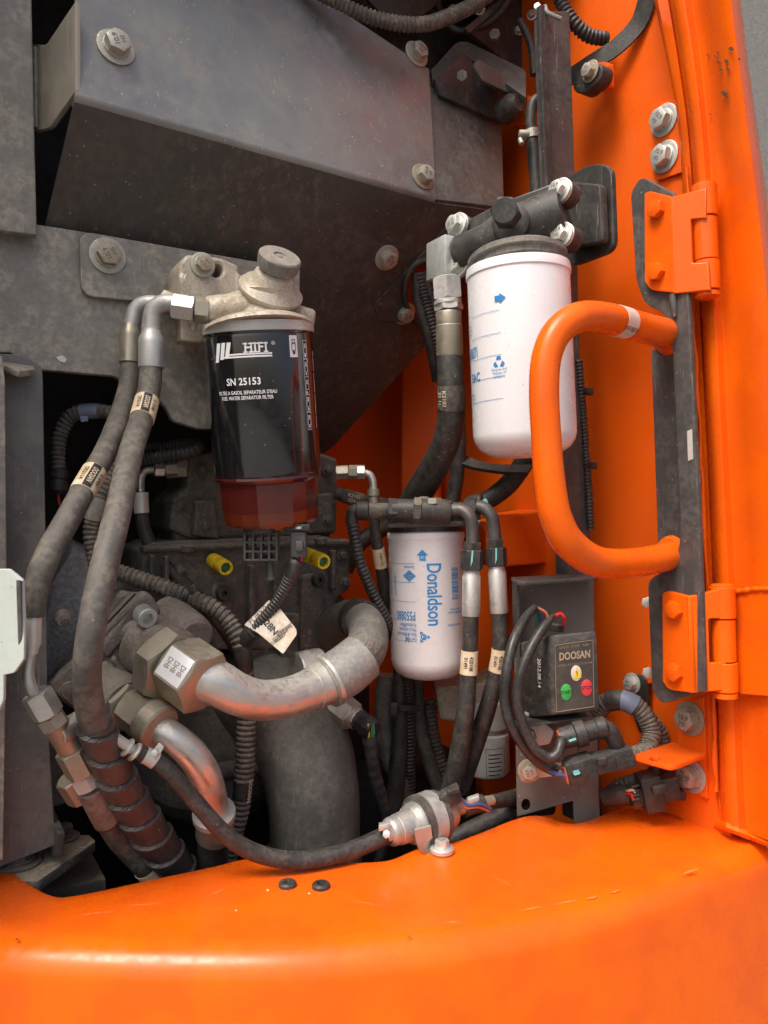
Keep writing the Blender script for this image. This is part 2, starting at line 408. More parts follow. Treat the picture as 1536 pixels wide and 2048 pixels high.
M_gold = mat('gold_print', (.42, .33, .21), .45, .2, bump=0, dust=.2, sc_=60)
M_dprint = mat('faded_print', (.20, .17, .13), .5, bump=0)
M_cream = mat('cream_sticker', (.70, .56, .36), .55, dust=.35, dustc=(.42, .30, .18), sc_=40, bump=.05, col2=(.78, .68, .50), c2s=30)
M_paper = mat('soiled_paper', (.72, .62, .50), .7, dust=.5, dustc=(.50, .34, .20), sc_=22, bump=.1, col2=(.80, .74, .66), c2s=25)
M_wsilver = mat('silver_sticker', (.74, .72, .66), .35, .4, bump=.02, dust=.15, sc_=40)
M_pale = mat('pale_green_paint', (.56, .62, .57), .45, dust=.25, dustc=(.45, .40, .31), sc_=30, bump=.06, speck=.6, speckc=(.22, .15, .09))
M_yel = mat('yellow_plastic', (.75, .52, .01), .45, dust=.25, dustc=(.35, .24, .05), sc_=60, bump=.1)
M_green = mat('green_plastic', (.01, .12, .05), .4, bump=0)
M_gbtn = mat('green_button', (.03, .36, .06), .35, bump=0, dust=.1)
M_rbtn = mat('red_button', (.65, .03, .04), .35, bump=0, dust=.1)
M_wbtn = mat('cream_button', (.62, .56, .46), .4, bump=0)
M_ybtn = mat('yellow_triangle', (.80, .58, .01), .4, bump=0)
M_redw = mat('red_wire', (.55, .02, .02), .4, bump=0); M_grnw = mat('green_wire', (.03, .22, .12), .4, bump=0)
M_bluw = mat('blue_wire', (.05, .09, .25), .4, bump=0); M_yelw = mat('yellow_wire', (.65, .42, .03), .4, bump=0)
M_copw = mat('rust_seal', (.45, .13, .06), .5, bump=.05)
M_btape = mat('blue_tape', (.12, .16, .25), .42, dust=.4, dustc=(.25, .24, .22), sc_=40, bump=.1)
M_cyan = mat('cyan_paint_mark', (.18, .55, .52), .5, bump=.1)
M_void = mat('shade_and_seam_black', (.012, .011, .011), .8, bump=.1)  # near-black holds the bay's deep shade in the colour; also the pump seam
M_wall = mat('rough_grey_render', (.17, .165, .155), .9, dust=.6, dustc=(.33, .32, .30), sc_=160, bump=1.0, bsc=220, col2=(.13, .13, .12), c2s=40)
M_ground = mat('yard_asphalt', (.16, .155, .145), .85, bump=0, dust=.3, dustc=(.22, .21, .19), sc_=3)
M_scuff = mat('orange_scuff', (.86, .24, .06), .5, bump=0)
M_chipw = mat('white_chip', (.75, .70, .64), .6, bump=0)
M_chipd = mat('dark_chip', (.14, .085, .035), .7, bump=.2)
M_warm = mat('warm_lit_steel', (.44, .41, .34), .42, .5, dust=.6, dustc=(.40, .35, .26), sc_=20, bump=.06, streak=.5, streakc=(.30, .26, .19), scr=.4)  # warm light on the side bracket is put into this tan base
M_stamp = mat('stamped_mark', (.17, .16, .13), .6, .3, bump=0)
M_brk = mat('brown_grey_sheet', (.105, .092, .084), .45, .1, dust=.5, dustc=(.16, .14, .12), sc_=20, bump=.05, speck=.5, scr=.3)
M_cable = mat('black_cable_sheath', (.018, .018, .019), .30, dust=.25, dustc=(.13, .115, .095), up=.15, sc_=30, bump=.05)
M_zincd = mat('dull_zinc', (.46, .46, .43), .40, .75, dust=.5, dustc=(.33, .31, .27), sc_=30, bump=.06, bsc=500)
M_bolt2 = mat('rusty_zinc_bolt', (.40, .36, .28), .46, .65, dust=.75, dustc=(.26, .17, .10), up=.2, sc_=70, bump=.18, bsc=900)
M_amber3 = mat('amber_bowl_base', (.24, .045, .015), .07, bump=.02, bsc=200, coat=.5, trans=.6)
# ---------------------------------------------------------------- bolts
def mesh_of(M, mat_, ang=30):
    o = add('tmp', M, mat_, None, ang); me = o.data; bpy.data.objects.remove(o); return me
_bm = {}
def bolt_mesh(kind, mat_):
    k = (kind, mat_.name)
    if k in _bm: return _bm[k]
    Z = Vector((0, 0, 1)); O = Vector((0, 0, 0))
    if kind == 'washer': M = lathe(O, Z*.13, [(0, .98), (.3, 1), (.8, 1), (1, .95), (1, .70), (1.05, .69), (1.9, .69), (2.0, .67)], 40)
    elif kind == 'flange': M = lathe(O, Z*.1, [(0, .86), (1, .86), (1.6, .74), (1.8, .6)], 36)
    elif kind == 'socket': M = join(lathe(O, Z*.9, [(0, .6), (.05, .62), (.93, .62), (1, .57), (1, .33), (.5, .31)], 36))
    elif kind == 'stamp':
        t = text2d('10.9', .36, .03); t2 = text2d('HS', .34, .03)
        M = join(([Vector((a[0]*1.1, a[1]*1.1+.16, .507)) for a in t[0]], t[1]), ([Vector((a[0], a[1]-.22, .507)) for a in t2[0]], t2[1]))
    else:
        M = hexn(O, Z*.5, .66, .5)
    me = mesh_of(M, mat_); me.name = 'bolt_'+kind; _bm[k] = me; return me
def bolt(par, p, n, r, mat_=None, kind='hex', washer=True, spin=None):
    """bolt standing at world point p along n; r = washer radius in m"""
    mat_ = mat_ or M_bolt
    wm = M_bolt2 if mat_ is M_bolt and random.random() < .5 else mat_
    if mat_ is M_bolt and random.random() < .3: mat_ = M_bolt2
    n = Vector(n).normalized()
    q = n.to_track_quat('Z', 'Y'); spin = random.uniform(0, 6.28) if spin is None else spin
    Mx = Matrix.Translation(p) @ q.to_matrix().to_4x4() @ Matrix.Rotation(spin, 4, 'Z') @ Matrix.Scale(r, 4)
    o = bpy.data.objects.new('bolt', bolt_mesh('socket' if kind == 'socket' else 'head', mat_)); col.objects.link(o)
    o.parent = par; o.matrix_basis = Mx @ Matrix.Translation((0, 0, .24 if washer else .02))
    if kind == 'hex' and r > .0095 and mat_ is not M_or:
        s_ = bpy.data.objects.new('stamp', bolt_mesh('stamp', M_stamp)); col.objects.link(s_); s_.parent = o
    if washer:
        w_ = bpy.data.objects.new('washer', bolt_mesh('washer', wm)); col.objects.link(w_); w_.parent = o
        w_.matrix_basis = Matrix.Translation((0, 0, -.24))
    return o
def pbolt(par, pl, x, y, rpx, mat_=None, off=0, kind='hex', washer=True, spin=None):
    p = pl.at(x, y, off); return bolt(par, p, pl.n, PX(rpx, p.y), mat_, kind, washer, spin)
def hose_text(par, pa, s, txts, r=0):
    for (t, size, ds, off, m, bold, mode, rot) in txts:
        add('lettering', wrap(mv(text2d(t, size, bold), 0, off, rot), pa, s+ds, 0, .0011, mode), m, par)
def nut(x0, y0, d0, x1, y1, d1, w_, rot=.2): return hexn(P(x0, y0, d0), P(x1, y1, d1), PX(w_, (d0+d1)/2)/2, rot)
def rod(x0, y0, d0, x1, y1, d1, w_, bev=.1): return cyl(P(x0, y0, d0), P(x1, y1, d1), PX(w_, (d0+d1)/2)/2, bev)

# ================================================================ SETTING
SW = PV(1345, 300, .85)                          # orange side wall plane
cornerL = .52
pc = SW.p + V*cornerL
RW = Pl(Vector((pc.x, pc.y, 0)), V)               # rear orange wall plane
def quadwall(a, b, z0, z1, th):
    a = Vector(a); b = Vector(b); t = (b-a).normalized(); n = t.cross(W)
    c = (a+b)/2; c.z = (z0+z1)/2
    return box(c, (b-a)/2, n*th/2, W*(z1-z0)/2, .0)
s0 = Vector((SW.p.x, SW.p.y, 0))
side = struct('wall_side', join(quadwall(s0-V*.07+U*.003, s0+V*cornerL+U*.003, -.62, .95, .006)), M_orw)
rear = struct('wall_rear', quadwall(s0+V*(cornerL-.004), s0+V*(cornerL-.004)-U*.21, -.62, .95, .006), M_orw)
struct('wall_gap_shade', join(quadwall(s0+V*(cornerL-.02)-U*.212, s0+V*(cornerL-.02)-U*.75, -.62, .95, .006), quadwall(s0+V*(cornerL-.02)-U*.212, s0+V*(cornerL+.05)-U*.212, -.62, .95, .006)), M_void)  # black sheet set where the left gaps are only deep shade
# added near-black blocks that darken the low part of the bay
struct('wall_shade_block', join(box(s0+V*.43-U*.30+W*-.40, U*.14, V*.06, W*.22, .01), box(s0+V*.36-U*.13+W*-.47, U*.10, V*.06, W*.13, .01)), M_void)
# far end, floor and roof closing the bay, coloured black to keep it dark
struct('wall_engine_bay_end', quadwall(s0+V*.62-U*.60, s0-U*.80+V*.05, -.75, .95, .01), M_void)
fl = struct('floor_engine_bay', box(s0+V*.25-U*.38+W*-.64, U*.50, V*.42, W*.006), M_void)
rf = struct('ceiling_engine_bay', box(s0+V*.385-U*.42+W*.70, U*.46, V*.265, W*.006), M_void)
struct('wall_background', box(Vector((1.6, 2.4, .4)), Vector((1.4, .3, 0)), Vector((0, .02, 0)), W*2.0), M_wall)
struct('ground', box(Vector((0, 0, -1.35)), Vector((60, 0, 0)), Vector((0, 60, 0)), W*.01), M_ground)
# folds of the rear and side walls seen in the gap (pressed ribs)
# ================================================================ FRONT BUMPER
Z0 = -.326
def onZ(x, y): d = Z0*FPX/(1024-y); return P(x, y, d)
backc = [(-260, 1640), (-120, 1668), (0, 1728), (37, 1752), (78, 1777), (100, 1787), (124, 1792), (180, 1784), (300, 1758), (420, 1733), (485, 1717), (515, 1716), (560, 1722), (640, 1722), (720, 1723), (775, 1719), (810, 1706), (850, 1690), (905, 1683), (960, 1664), (1020, 1640), (1058, 1630), (1090, 1632), (1120, 1643), (1150, 1645), (1185, 1636), (1230, 1617), (1262, 1611), (1320, 1622), (1440, 1656), (1540, 1684), (1600, 1690)]
frontc = [(-330, 1785), (-150, 1845), (0, 1874), (60, 1882), (200, 1890), (400, 1895), (600, 1894), (800, 1879), (950, 1858), (1100, 1830), (1220, 1798), (1320, 1764), (1420, 1726), (1500, 1696), (1560, 1668), (1600, 1640)]
def interp(c, x):
    for i in range(len(c)-1):
        if c[i][0] <= x <= c[i+1][0]:
            f = (x-c[i][0])/(c[i+1][0]-c[i][0]); return c[i][1]+(c[i+1][1]-c[i][1])*f
    return c[-1][1]
frontc = [(x, y-22) for x, y in frontc]
fs = spline(frontc, 9); bs = spline(backc, 5)
Fw = [onZ(a[0], a[1]) for a in fs]; Bx = [onZ(a[0], a[1]) for a in bs]
def resample(ps, n):
    s = [0]
    for i in range(1, len(ps)): s.append(s[-1]+(ps[i]-ps[i-1]).length)
    out = []; j = 0
    for i in range(n+1):
        x = s[-1]*i/n
        while j < len(ps)-2 and s[j+1] < x: j += 1
        f = (x-s[j])/max(s[j+1]-s[j], 1e-9); out.append(ps[j].lerp(ps[j+1], min(f, 1)))
    return out
NB = 220
# pair by photo column so that the outline of the opening stays where it is
cols = [-250+1830*i/NB for i in range(NB+1)]
bsx = [a for a in bs]
v, f = [], []
rows = 0
def col_of(x): return onZ(x, interp(bsx, x)), onZ(x*1.0, interp(fs, x))
ncol = []
for x in cols:
    b, a = col_of(x); ncol.append((b, a))
for i, (b, a) in enumerate(ncol):
    a0 = ncol[max(i-3, 0)][1]; a1 = ncol[min(i+3, NB)][1]; t = (a1-a0).normalized(); n = Vector((t.y, -t.x, 0))
    if (a-b).dot(n) < .004: a = b+n*.004 if (a-b).length < .01 else a
    prof = [b+W*-.012+n*.0015, b+W*-.004, b+n*.0008+W*-.0008, b+n*.003]
    for k in range(1, 9): prof.append((b+n*.003).lerp(a, k/8))
    rr = .027
    for k in range(1, 11):
        an = R(80)*k/10; prof.append(a+n*rr*math.sin(an)-W*rr*(1-math.cos(an)))
    e = prof[-1]; xx = cols[i]
    for k in range(1, 25):
        z = .36*k/24
        zc = .042+.010*max(0, 1-abs(xx-200)/900); crease = .010*max(0, min(1, (z-zc)/.022))*max(0, min(1, (1150-xx)/500))
        prof.append(e+n*(.17*z-.10*z*z+crease*-1.0)-W*z)
    rows = len(prof); v += prof
for i in range(NB):
    for k in range(rows-1): f.append((i*rows+k, (i+1)*rows+k, (i+1)*rows+k+1, i*rows+k+1))
bumper = thing('bumper', 'glossy orange steel bumper shell curving across the bottom of the picture', 'bumper')
add('shell', (v, f), M_or, bumper, 60)
for (x, y) in ((575, 1772), (642, 1775)):
    p = onZ(x, y); r = PX(18, p.y)
    g = solo('rubber_grommet', lathe(p-W*.001, p+W*.004, [(0, r*.9), (.2, r), (.7, r), (1, r*.85), (1, r*.45), (.4, r*.38), (.3, 0.0001)], 28), M_rubk,
             'black rubber grommet in the orange bumper, %s of the two' % ('left' if x < 600 else 'right'), 'grommet', group='grommets in the bumper')
random.seed(11)
def scuff(x0, y0, x1, y1, w_, m):
    n = 8; v = []; f = []
    for i in range(n+1):
        t = i/n; wob = random.uniform(-.6, .6); ww = w_*math.sin(math.pi*(t*.9+.05))*random.uniform(.5, 1)
        x = x0+(x1-x0)*t; y = y0+(y1-y0)*t+wob; v += [onZ(x, y-ww/2)+W*.00012, onZ(x, y+ww/2)+W*.00012]
    for i in range(n): f.append((2*i, 2*i+2, 2*i+3, 2*i+1))
    add('scratch', (v, f), m, bumper)
for q in ((1040, 1822, 1090, 1812, 3), (1100, 1811, 1160, 1800, 3.5), (1172, 1798, 1196, 1793, 5), (1220, 1786, 1242, 1781, 4), (890, 1846, 920, 1843, 3), (1365, 1748, 1395, 1738, 4), (545, 1745, 640, 1738, 3), (250, 1812, 330, 1806, 2), (700, 1800, 760, 1812, 1.5), (980, 1750, 1030, 1775, 1.5), (420, 1790, 450, 1776, 2), (160, 1830, 230, 1822, 2)): scuff(*q, M_scuff)
for q in ((533, 1780, 538, 1781, 4), (616, 1787, 621, 1787, 4), (470, 1821, 474, 1821, 3)): scuff(*q, M_chipw)
for q in ((815, 1873, 822, 1873, 4), (30, 1878, 38, 1879, 5), (190, 1853, 193, 1853, 3), (475, 1763, 478, 1764, 2.5)): scuff(*q, M_chipd)
# ================================================================ SIDE WALL FITTINGS
pad = thing('bolted_pad', 'orange pad plate with two blue marked zinc bolts above the upper hinge', 'plate')
add('pad', plate(Pl(SW.p, U), [(1300, 212, 6), (1358, 196), (1362, 345), (1312, 362, 8), (1306, 300)], .004, off=.004), M_orw, pad)
padpl = Pl(SW.p+(-U)*.004, U)
pbolt(pad, padpl, 1329, 241, 32, M_boltb); pbolt(pad, padpl, 1331, 314, 32, M_boltb)
tab = thing('bracket_tab', 'orange bracket with a flat drilled tab between two zinc bolts at lower right', 'bracket')
tpl = Pl(SW.p+(-U)*.004, U)
add('back_plate', plate(Pl(SW.p, U), [(1362, 1408), (1408, 1393), (1414, 1598), (1349, 1573), (1349, 1530)], .004, off=.004), M_orw, tab)
pbolt(tab, tpl, 1381, 1437, 34, M_bolt); pbolt(tab, tpl, 1384, 1551, 34, M_bolt)
dz = .80*(1505-1024)/FPX
TP = Pl(Vector((0, .8, -dz)), W)
add('tab', plate(TP, [(1263, 1510, 14), (1345, 1483, 4), (1412, 1506, 2), (1345, 1533, 16)], .005, holes=[(1310, 1517, 11, 5)]), M_orw, tab)
# ================================================================ OPEN DOOR EDGE AND HINGES
door = thing('door_frame', 'tall orange folded door edge running down the right side of the picture', 'door frame')
rowsd = [(-60, 1298, 1330, 1372, 1470), (0, 1310, 1340, 1380, 1476), (120, 1335, 1360, 1398, 1490), (250, 1358, 1378, 1412, 1508), (400, 1368, 1390, 1424, 1528), (600, 1377, 1402, 1440, 1548), (800, 1388, 1412, 1450, 1560), (1000, 1399, 1422, 1460, 1572), (1200, 1409, 1430, 1470, 1580), (1400, 1418, 1436, 1478, 1590), (1560, 1424, 1440, 1486, 1596), (1640, 1428, 1443, 1492, 1600)]
rs = spline(rowsd, 6); v = []; f = []
for (y, x0, x1, x2, x3) in rs:
    by = lambda x: y+(x-1430)*.38*max(0, min(1, (y-1450)/190))
    pr = [(x0+3, .865), (x0-2, .835), (x0, .812), (x0+5, .806), (x1-4, .800), (x1-2, .803), (x1, .796), (x1+(x2-x1)*.15, .784), (x1+(x2-x1)*.42, .7745), (x1+(x2-x1)*.72, .7712), (x2-3, .7735), (x2+2, .7745), (x2+8, .7725), (x2+.35*(x3-x2), .751), (x3-30, .722), (x3-14, .716), (x3-4, .722), (x3, .735), (x3+6, .80), (x3-8, .95)]
    v += [P(x, by(x), d) for (x, d) in pr]
n = 20
for i in range(len(rs)-1):
    for k in range(n-1): f.append((i*n+k, (i+1)*n+k, (i+1)*n+k+1, i*n+k+1))
add('folded_sheet', (v, f), M_or, door, 50)
# bottom lip
v = []; xs = [1428, 1436, 1452, 1475, 1500, 1540, 1590]; ds = [.806, .800, .78, .772, .775, .75, .72]; f = []
for x, d in zip(xs, ds):
    y = 1640+(x-1430)*.38
    v += [P(x, y-4, d), P(x, y+6, d-.004), P(x, y+14, d-.002), P(x, y+14, d+.03), P(x, y-4, d+.03)]
for i in range(len(xs)-1):
    for k in range(5): f.append((i*5+k, (i+1)*5+k, (i+1)*5+(k+1) % 5, i*5+(k+1) % 5))
add('bottom_lip', (v, f), M_or, door, 50)
# weld bead down the inner edge
wp = [(x0+8+random.uniform(-2, 2), y, .797, random.uniform(4, 13)) for (y, x0, a, b_, c_) in spline(rowsd, 5) if 330 < y < 1600]
add('weld_bead', tube(Path(wp, 5), 10), M_or, door, 60)
def wavy(pts, w0, w1, k=8):
    q = spline(pts, k); return Path([(a[0]+random.uniform(-1.5, 1.5), a[1]+random.uniform(-1.5, 1.5), a[2], random.uniform(w0, w1)) for a in q], 3)
def onpl(q, pts):
    s_ = spline(pts, 7); return Path([(tuple(q.at(a[0]+random.uniform(-1, 1), a[1]+random.uniform(-1, 1), .0004)), random.uniform(.0018, .0034)) for a in s_], 3, True)
for nm, pts, base in (('upper', [(1425, 232), (1488, 205), (1492, 205), (1528, 545), (1500, 565), (1441, 582), (1432, 400)], .764), ('lower', [(1470, 1180), (1530, 1172), (1580, 1175), (1580, 1400), (1535, 1392), (1478, 1388), (1473, 1300)], .766)):
    q = Pl(P(1470, pts[0][1]+100, base), (P(1470, 500, .762)-P(1560, 500, .712)).cross(W))
    lf = add('hinge_pad', plate(q, [(a, b, 5) for a, b in pts], .004), M_or, door)
    if nm == 'upper':
        add('weld_bead', tube(onpl(q, [(1443, 358), (1468, 350), (1490, 340), (1497, 362), (1502, 430), (1507, 520), (1500, 546), (1475, 556), (1446, 566)]), 8), M_or, door, 60)
    else:
        add('weld_bead', tube(onpl(q, [(1472, 1184), (1500, 1180), (1530, 1178), (1560, 1180)]), 8), M_or, door, 60)
dq = P3((1407, 130, .7725), (1461, 130, .722), (1400, 60, .7725))
for (x, y, s_) in ((1462, 98, 7), (1452, 122, 5), (1437, 124, 4), (1441, 138, 4), (1455, 138, 4), (1478, 118, 3), (1448, 186, 8), (1452, 192, 5), (1434, 104, 3), (1430, 112, 2.5), (1415, 110, 2.5), (1420, 228, 2.5)):
    add('paint_chip', plate(dq, [(x+s_*random.uniform(.5, 1)*math.cos(k), y+s_*random.uniform(.5, 1)*math.sin(k)) for k in [i*6.283/7 for i in range(7)]], .0006, .0001, off=.0012), M_chipd, door)
HP = PV(1345, 800, .772)                        # plane of the black hinge plate
hp = thing('hinge_plate', 'black steel plate joining both orange hinges behind the orange grab handle', 'plate')
add('plate', plate(HP, [(1261, 385, 14), (1282, 352, 14), (1345, 385), (1374, 440), (1376, 590), (1396, 1000), (1402, 1180), (1408, 1382), (1322, 1409, 16), (1304, 1380, 12), (1295, 1160, 16), (1330, 1140, 12), (1357, 1105, 22), (1361, 1040, 10), (1344, 690, 14), (1330, 625, 18), (1290, 610, 18), (1272, 560, 14)], .006, bev=.001), M_grey, hp)
add('backing_strip', plate(PV(1330, 800, .80), [(1302, 700), (1350, 690), (1366, 1090), (1316, 1095)], .004), M_grey, hp)
add('bar_code_label', plate(HP, [(1374, 862), (1384, 858), (1386, 918), (1376, 922)], .0004, 0.00005, off=.0006), M_wsilver, hp)
add('rod_clip', tube(Path([(1345, 588, .768, 14), (1347, 612, .768, 14), (1350, 634, .768, 9)], 6), 10), M_grey, hp)
for (x, y) in ((1294, 1205), (1296, 1345)): add('nut', hexn(HP.at(x, y, -.010), HP.at(x, y, -.016), .006), M_bolt, hp)
def hinge(label, cx0, y0, y1, dx, which):
    h = thing('hinge', label, 'hinge', 'orange hinges of the door')
    dd = .752
    x = lambda a, y: a+dx
    hy = y1-y0
    # bolted flange in the plane of the black plate
    hq = Pl(HP.p-U*.006, U)
    fl_ = add('flange', plate(hq, [(1288+dx, y0+14, 6), (1300+dx, y0+10), (1346+dx, y0+22), (1350+dx, y1-6), (1300+dx, y1-12, 10), (1289+dx, y1-30)], .006, bev=.001), M_or, h)
    for yy in (y0+47, y1-48):
        b_ = pbolt(h, hq, 1316+dx, yy, 28, M_or, kind='hex', washer=False)
        # paint drip
        p = hq.at(1310+dx, yy-26, .004); add('paint_blob', lathe(p-W*.004, p+W*.005, [(0, .0004), (.3, .003), (.7, .0025), (1, .0004)], 10), M_or, b_)
    # web folding to the knuckles
    a = hq.at(1344+dx, y0+20); bpx = (1404+dx)
    q = Pl(P(1400+dx, y0, .748), (P(1344+dx, 500, a.y)-P(1400+dx, 500, .748)).cross(W))
    add('web', plate(q, [(1340+dx, y0+22), (1412+dx, y0+4), (1412+dx, y0+64), (1381+dx, y0+66, 4), (1384+dx, y1-66, 4), (1416+dx, y1-68), (1420+dx, y1-12), (1345+dx, y1-5)], .006, bev=.001), M_or, h)
    ax = lambda t: P(1408+dx+t*7, y0+t*hy, dd+.006)
    r = PX(25, dd)
    add('knuckle', cyl(ax(.005), ax(.29), r, .06), M_or, h); add('knuckle', cyl(ax(.30), ax(.68), r*.93, .06), M_or, h); add('knuckle', cyl(ax(.69), ax(.955), r, .06), M_or, h)
    add('pin', lathe(ax(.96), ax(1.03), [(0, r*.8), (.2, r*.95), (.7, r*.95), (1, r*.6)], 28), M_or, h)
    add('pin_head', lathe(ax(-.02), ax(.004), [(0, r*.7), (.4, r*.9), (1, r*.9)], 28), M_or, h)
hinge('upper orange butt hinge with painted bolts on the black hinge plate', 1408, 372, 592, 0, 0)
hinge('lower orange butt hinge with painted bolts near the bracket tab', 1440, 1172, 1392, 36, 1)
hd = thing('grab_handle', 'bent orange tubular grab handle with a part number sticker', 'handle')
hpth = Path([(1352, 672, .795, 60), (1290, 657, .755, 60), (1215, 637, .705, 61), (1160, 634, .682, 61), (1118, 660, .674, 61), (1094, 710, .670, 60), (1088, 780, .668, 60), (1092, 870, .668, 60), (1099, 960, .668, 62), (1112, 1035, .670, 64), (1142, 1090, .678, 65), (1200, 1125, .700, 62), (1280, 1124, .745, 58), (1356, 1108, .79, 56)], 14)
tb = add('tube', tube(hpth, 32, step=.004), M_or, hd)
s = hpth.near(1242, 643)
add('sticker', band(hpth, s-.010, s+.010, .0003, 32), M_wsilver, tb)
add('lettering', wrap(mv(text2d('K1051555', .0058, .01), 0, .0, 0), hpth, s+.001, 0, .0006, 'along', .25), M_kprint, tb)
for (x, y, yy) in ((1338, 672, 690), (1344, 1104, 1085)):
    q = Pl(P(x, y, .79), Vector((1, .2, 0))); a = P(x-10, y, .787); b = P(x+8, y+2, .798)
    add('weld_collar', lathe(a, b, [(0, .0135), (.4, .017), (1, .021)], 24), M_or, hd)
# ================================================================ UPPER SHROUD
SF = P3((150, 192, .70), (872, 397, .93), (860, 140, .965))
SU = P3((150, 192, .70), (872, 397, .93), (650, 902, 1.10))
sh = thing('shroud_cover', 'large grey steel cover with a bent lower edge at the top of the engine bay', 'cover')
add('front_face', plate(SF, [(150, -60), (151, 186), (872, 391), (858, 138), (560, -60)], .003, bev=.0001), M_shroud, sh)
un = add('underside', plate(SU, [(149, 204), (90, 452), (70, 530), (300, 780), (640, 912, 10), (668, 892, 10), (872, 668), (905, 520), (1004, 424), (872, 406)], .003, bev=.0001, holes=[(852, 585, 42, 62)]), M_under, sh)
br = [P(151, 193, .6995), P(330, 243, .7465), P(511, 294.5, .80), P(700, 348, .866), P(872, 398, .9295)]
_phi = SF.n.angle(SU.n); _rb = .0075; _in = -(SF.n+SU.n).normalized()
add('bent_edge', tube(Path([(tuple(P(*q)+_in*(_rb/math.cos(_phi/2))), _rb) for q in ((150.5, 192.1, .7), (872, 397, .93))], 2, True), 40), M_shroud, sh, 60)
add('side_bracket', plate(P3((72, 90, .745), (150, 90, .701), (150, 180, .701)), [(66, 88), (92, 90, 6), (151, 2), (151, 180), (98, 256, 8), (68, 262)], .005), M_warm, sh, label='pale tan steel side bracket welded to the post')
add('weld_bead', tube(Path([(70, 95, .742, 10), (71, 150, .742, 11), (71, 200, .742, 10), (72, 255, .742, 10)], 8), 8), M_plate, sh, 60)
pbolt(sh, SF, 231, 96, 38); pbolt(sh, SF, 832, 109, 27); pbolt(sh, SF, 845, 354, 27)
pbolt(sh, SU, 773, 515, 26); pbolt(sh, SU, 808, 626, 24)
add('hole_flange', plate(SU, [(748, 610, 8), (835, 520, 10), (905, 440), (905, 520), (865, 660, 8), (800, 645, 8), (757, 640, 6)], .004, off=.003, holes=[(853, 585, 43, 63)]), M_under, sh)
hole_c = SU.at(853, 585, .004)
rim = [SU.at(853+44*math.cos(a), 585+64*math.sin(a), .005) for a in [i*2*math.pi/24 for i in range(25)]]
add('hole_rim', tube(Path([(tuple(a), .0035) for a in rim], 4, True), 10), M_dark, sh)
ep = thing('end_plate', 'dark steel end plate with vertical scratches right of the shroud cover', 'plate')
add('plate', plate(Pl(SF.p-SF.n*.004, SF.n), [(850, 150), (1003, 236, 4), (1008, 415), (866, 398)], .004), M_steel, ep)
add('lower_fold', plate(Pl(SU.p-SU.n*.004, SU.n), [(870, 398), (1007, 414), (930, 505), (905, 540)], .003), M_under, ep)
# bracket assembly above the end plate
UB = PU(950, 140, 1.0)
ub = thing('angle_bracket', 'dark folded angle bracket with a small bolt beside the shroud top', 'bracket')
add('upper_flange', plate(P3((862, 150, .96), (930, 85, 1.0), (1050, 180, .97)), [(862, 140, 4), (915, 82, 12), (938, 84, 12), (1052, 140, 6), (1052, 195), (930, 108, 8), (866, 160)], .008), M_grey, ub)
add('lower_web', plate(PU(950, 170, .99), [(870, 158), (925, 108), (1048, 190), (1048, 225), (995, 240), (880, 190)], .006), M_dark, ub)
add('gusset', plate(PU(980, 150, .96), [(946, 130, 4), (958, 118, 4), (1050, 180), (1050, 200), (966, 162, 4)], .006), M_grey, ub)
bolt(ub, P(925, 152, .965), (-.25, -.9, -.3), .010, M_plate, washer=False)
add('side_plate', plate(PU(1000, 60, 1.04), [(932, 58), (1010, -20), (1080, -20), (1080, 160), (1055, 190), (1010, 120)], .008), M_dark, ub)
bolt(ub, P(990, 72, 1.02), (-.25, -.95, 0), .011, M_plate, washer=False)
add('back_sheet', plate(PU(850, 60, 1.08), [(600, -60), (1110, -60), (1110, 175), (860, 200)], .004), M_dark, ub)
add('channel', bar(Path([(745, -20, .98, 10), (800, 20, 1.0, 10), (870, -20, 1.02, 10)], 6), .03, .006), M_dark, ub)
add('channel', plate(PU(940, 30, 1.0), [(930, 55), (1000, 0), (1020, -20), (1028, -8), (1008, 10), (938, 66)], .004), M_grey, ub)
for pts, w_ in (([(872, -20, 1.03), (885, 30, 1.02), (920, 62, 1.02), (985, 40, 1.02), (1030, -20, 1.0)], 14), ([(1040, 40, 1.0), (1062, 90, 1.0), (1068, 150, 1.0)], 16)):
    add('cable', tube(Path([(a_, b_, d_, w_) for a_, b_, d_ in pts], 8), 12), M_rubk, ub)
for (x, y) in ((905, 20), (960, 20), (1040, 60), (1064, 30)): bolt(ub, P(x, y, 1.02), (-.3, -.95, 0), .007, M_bolt, washer=True)
c = Path([(600, -30, .86, 24), (670, 2, .87, 25), (730, 30, .88, 26), (790, 46, .89, 27), (850, 48, .90, 27), (905, 30, .92, 27), (955, 5, .94, 27), (1000, -30, .96, 26)], 12)
solo('corrugated_conduit', corr(c, .0052, .10), M_conduit, 'brown dusty corrugated conduit sagging across the top edge above the shroud', 'conduit')
# ================================================================ BLACK UPRIGHT POST
PP = PU(1140, 800, .89)
po = thing('upright_post', 'tall black flat steel upright standing behind the upper white filter', 'post')
add('front_face', plate(PP, [(1094, 22), (1139, 22), (1150, 350), (1160, 700), (1183, 1100), (1205, 1636), (1152, 1642), (1137, 1100), (1118, 700), (1106, 350)], .022, bev=.001), M_grey, po)
add('edge_angle', plate(Pl(PP.p+PP.n*.004, PP.n), [(1080, 10), (1094, 10), (1106, 350), (1110, 450), (1098, 450), (1092, 350), (1082, 100)], .006), M_dark, po)
add('top_latch', tube(Path([(1090, 12, .868, 9), (1096, 26, .866, 9), (1122, 38, .866, 8)], 6), 8), M_plate, po)
bolt(po, P(1075, 15, .87), (-.3, -.95, 0), .006, M_boltb, washer=False)
sp = Path([(1110, -30, .90, 24), (1128, 15, .90, 25), (1152, 50, .90, 26), (1180, 72, .905, 26), (1215, 78, .91, 24)], 12)
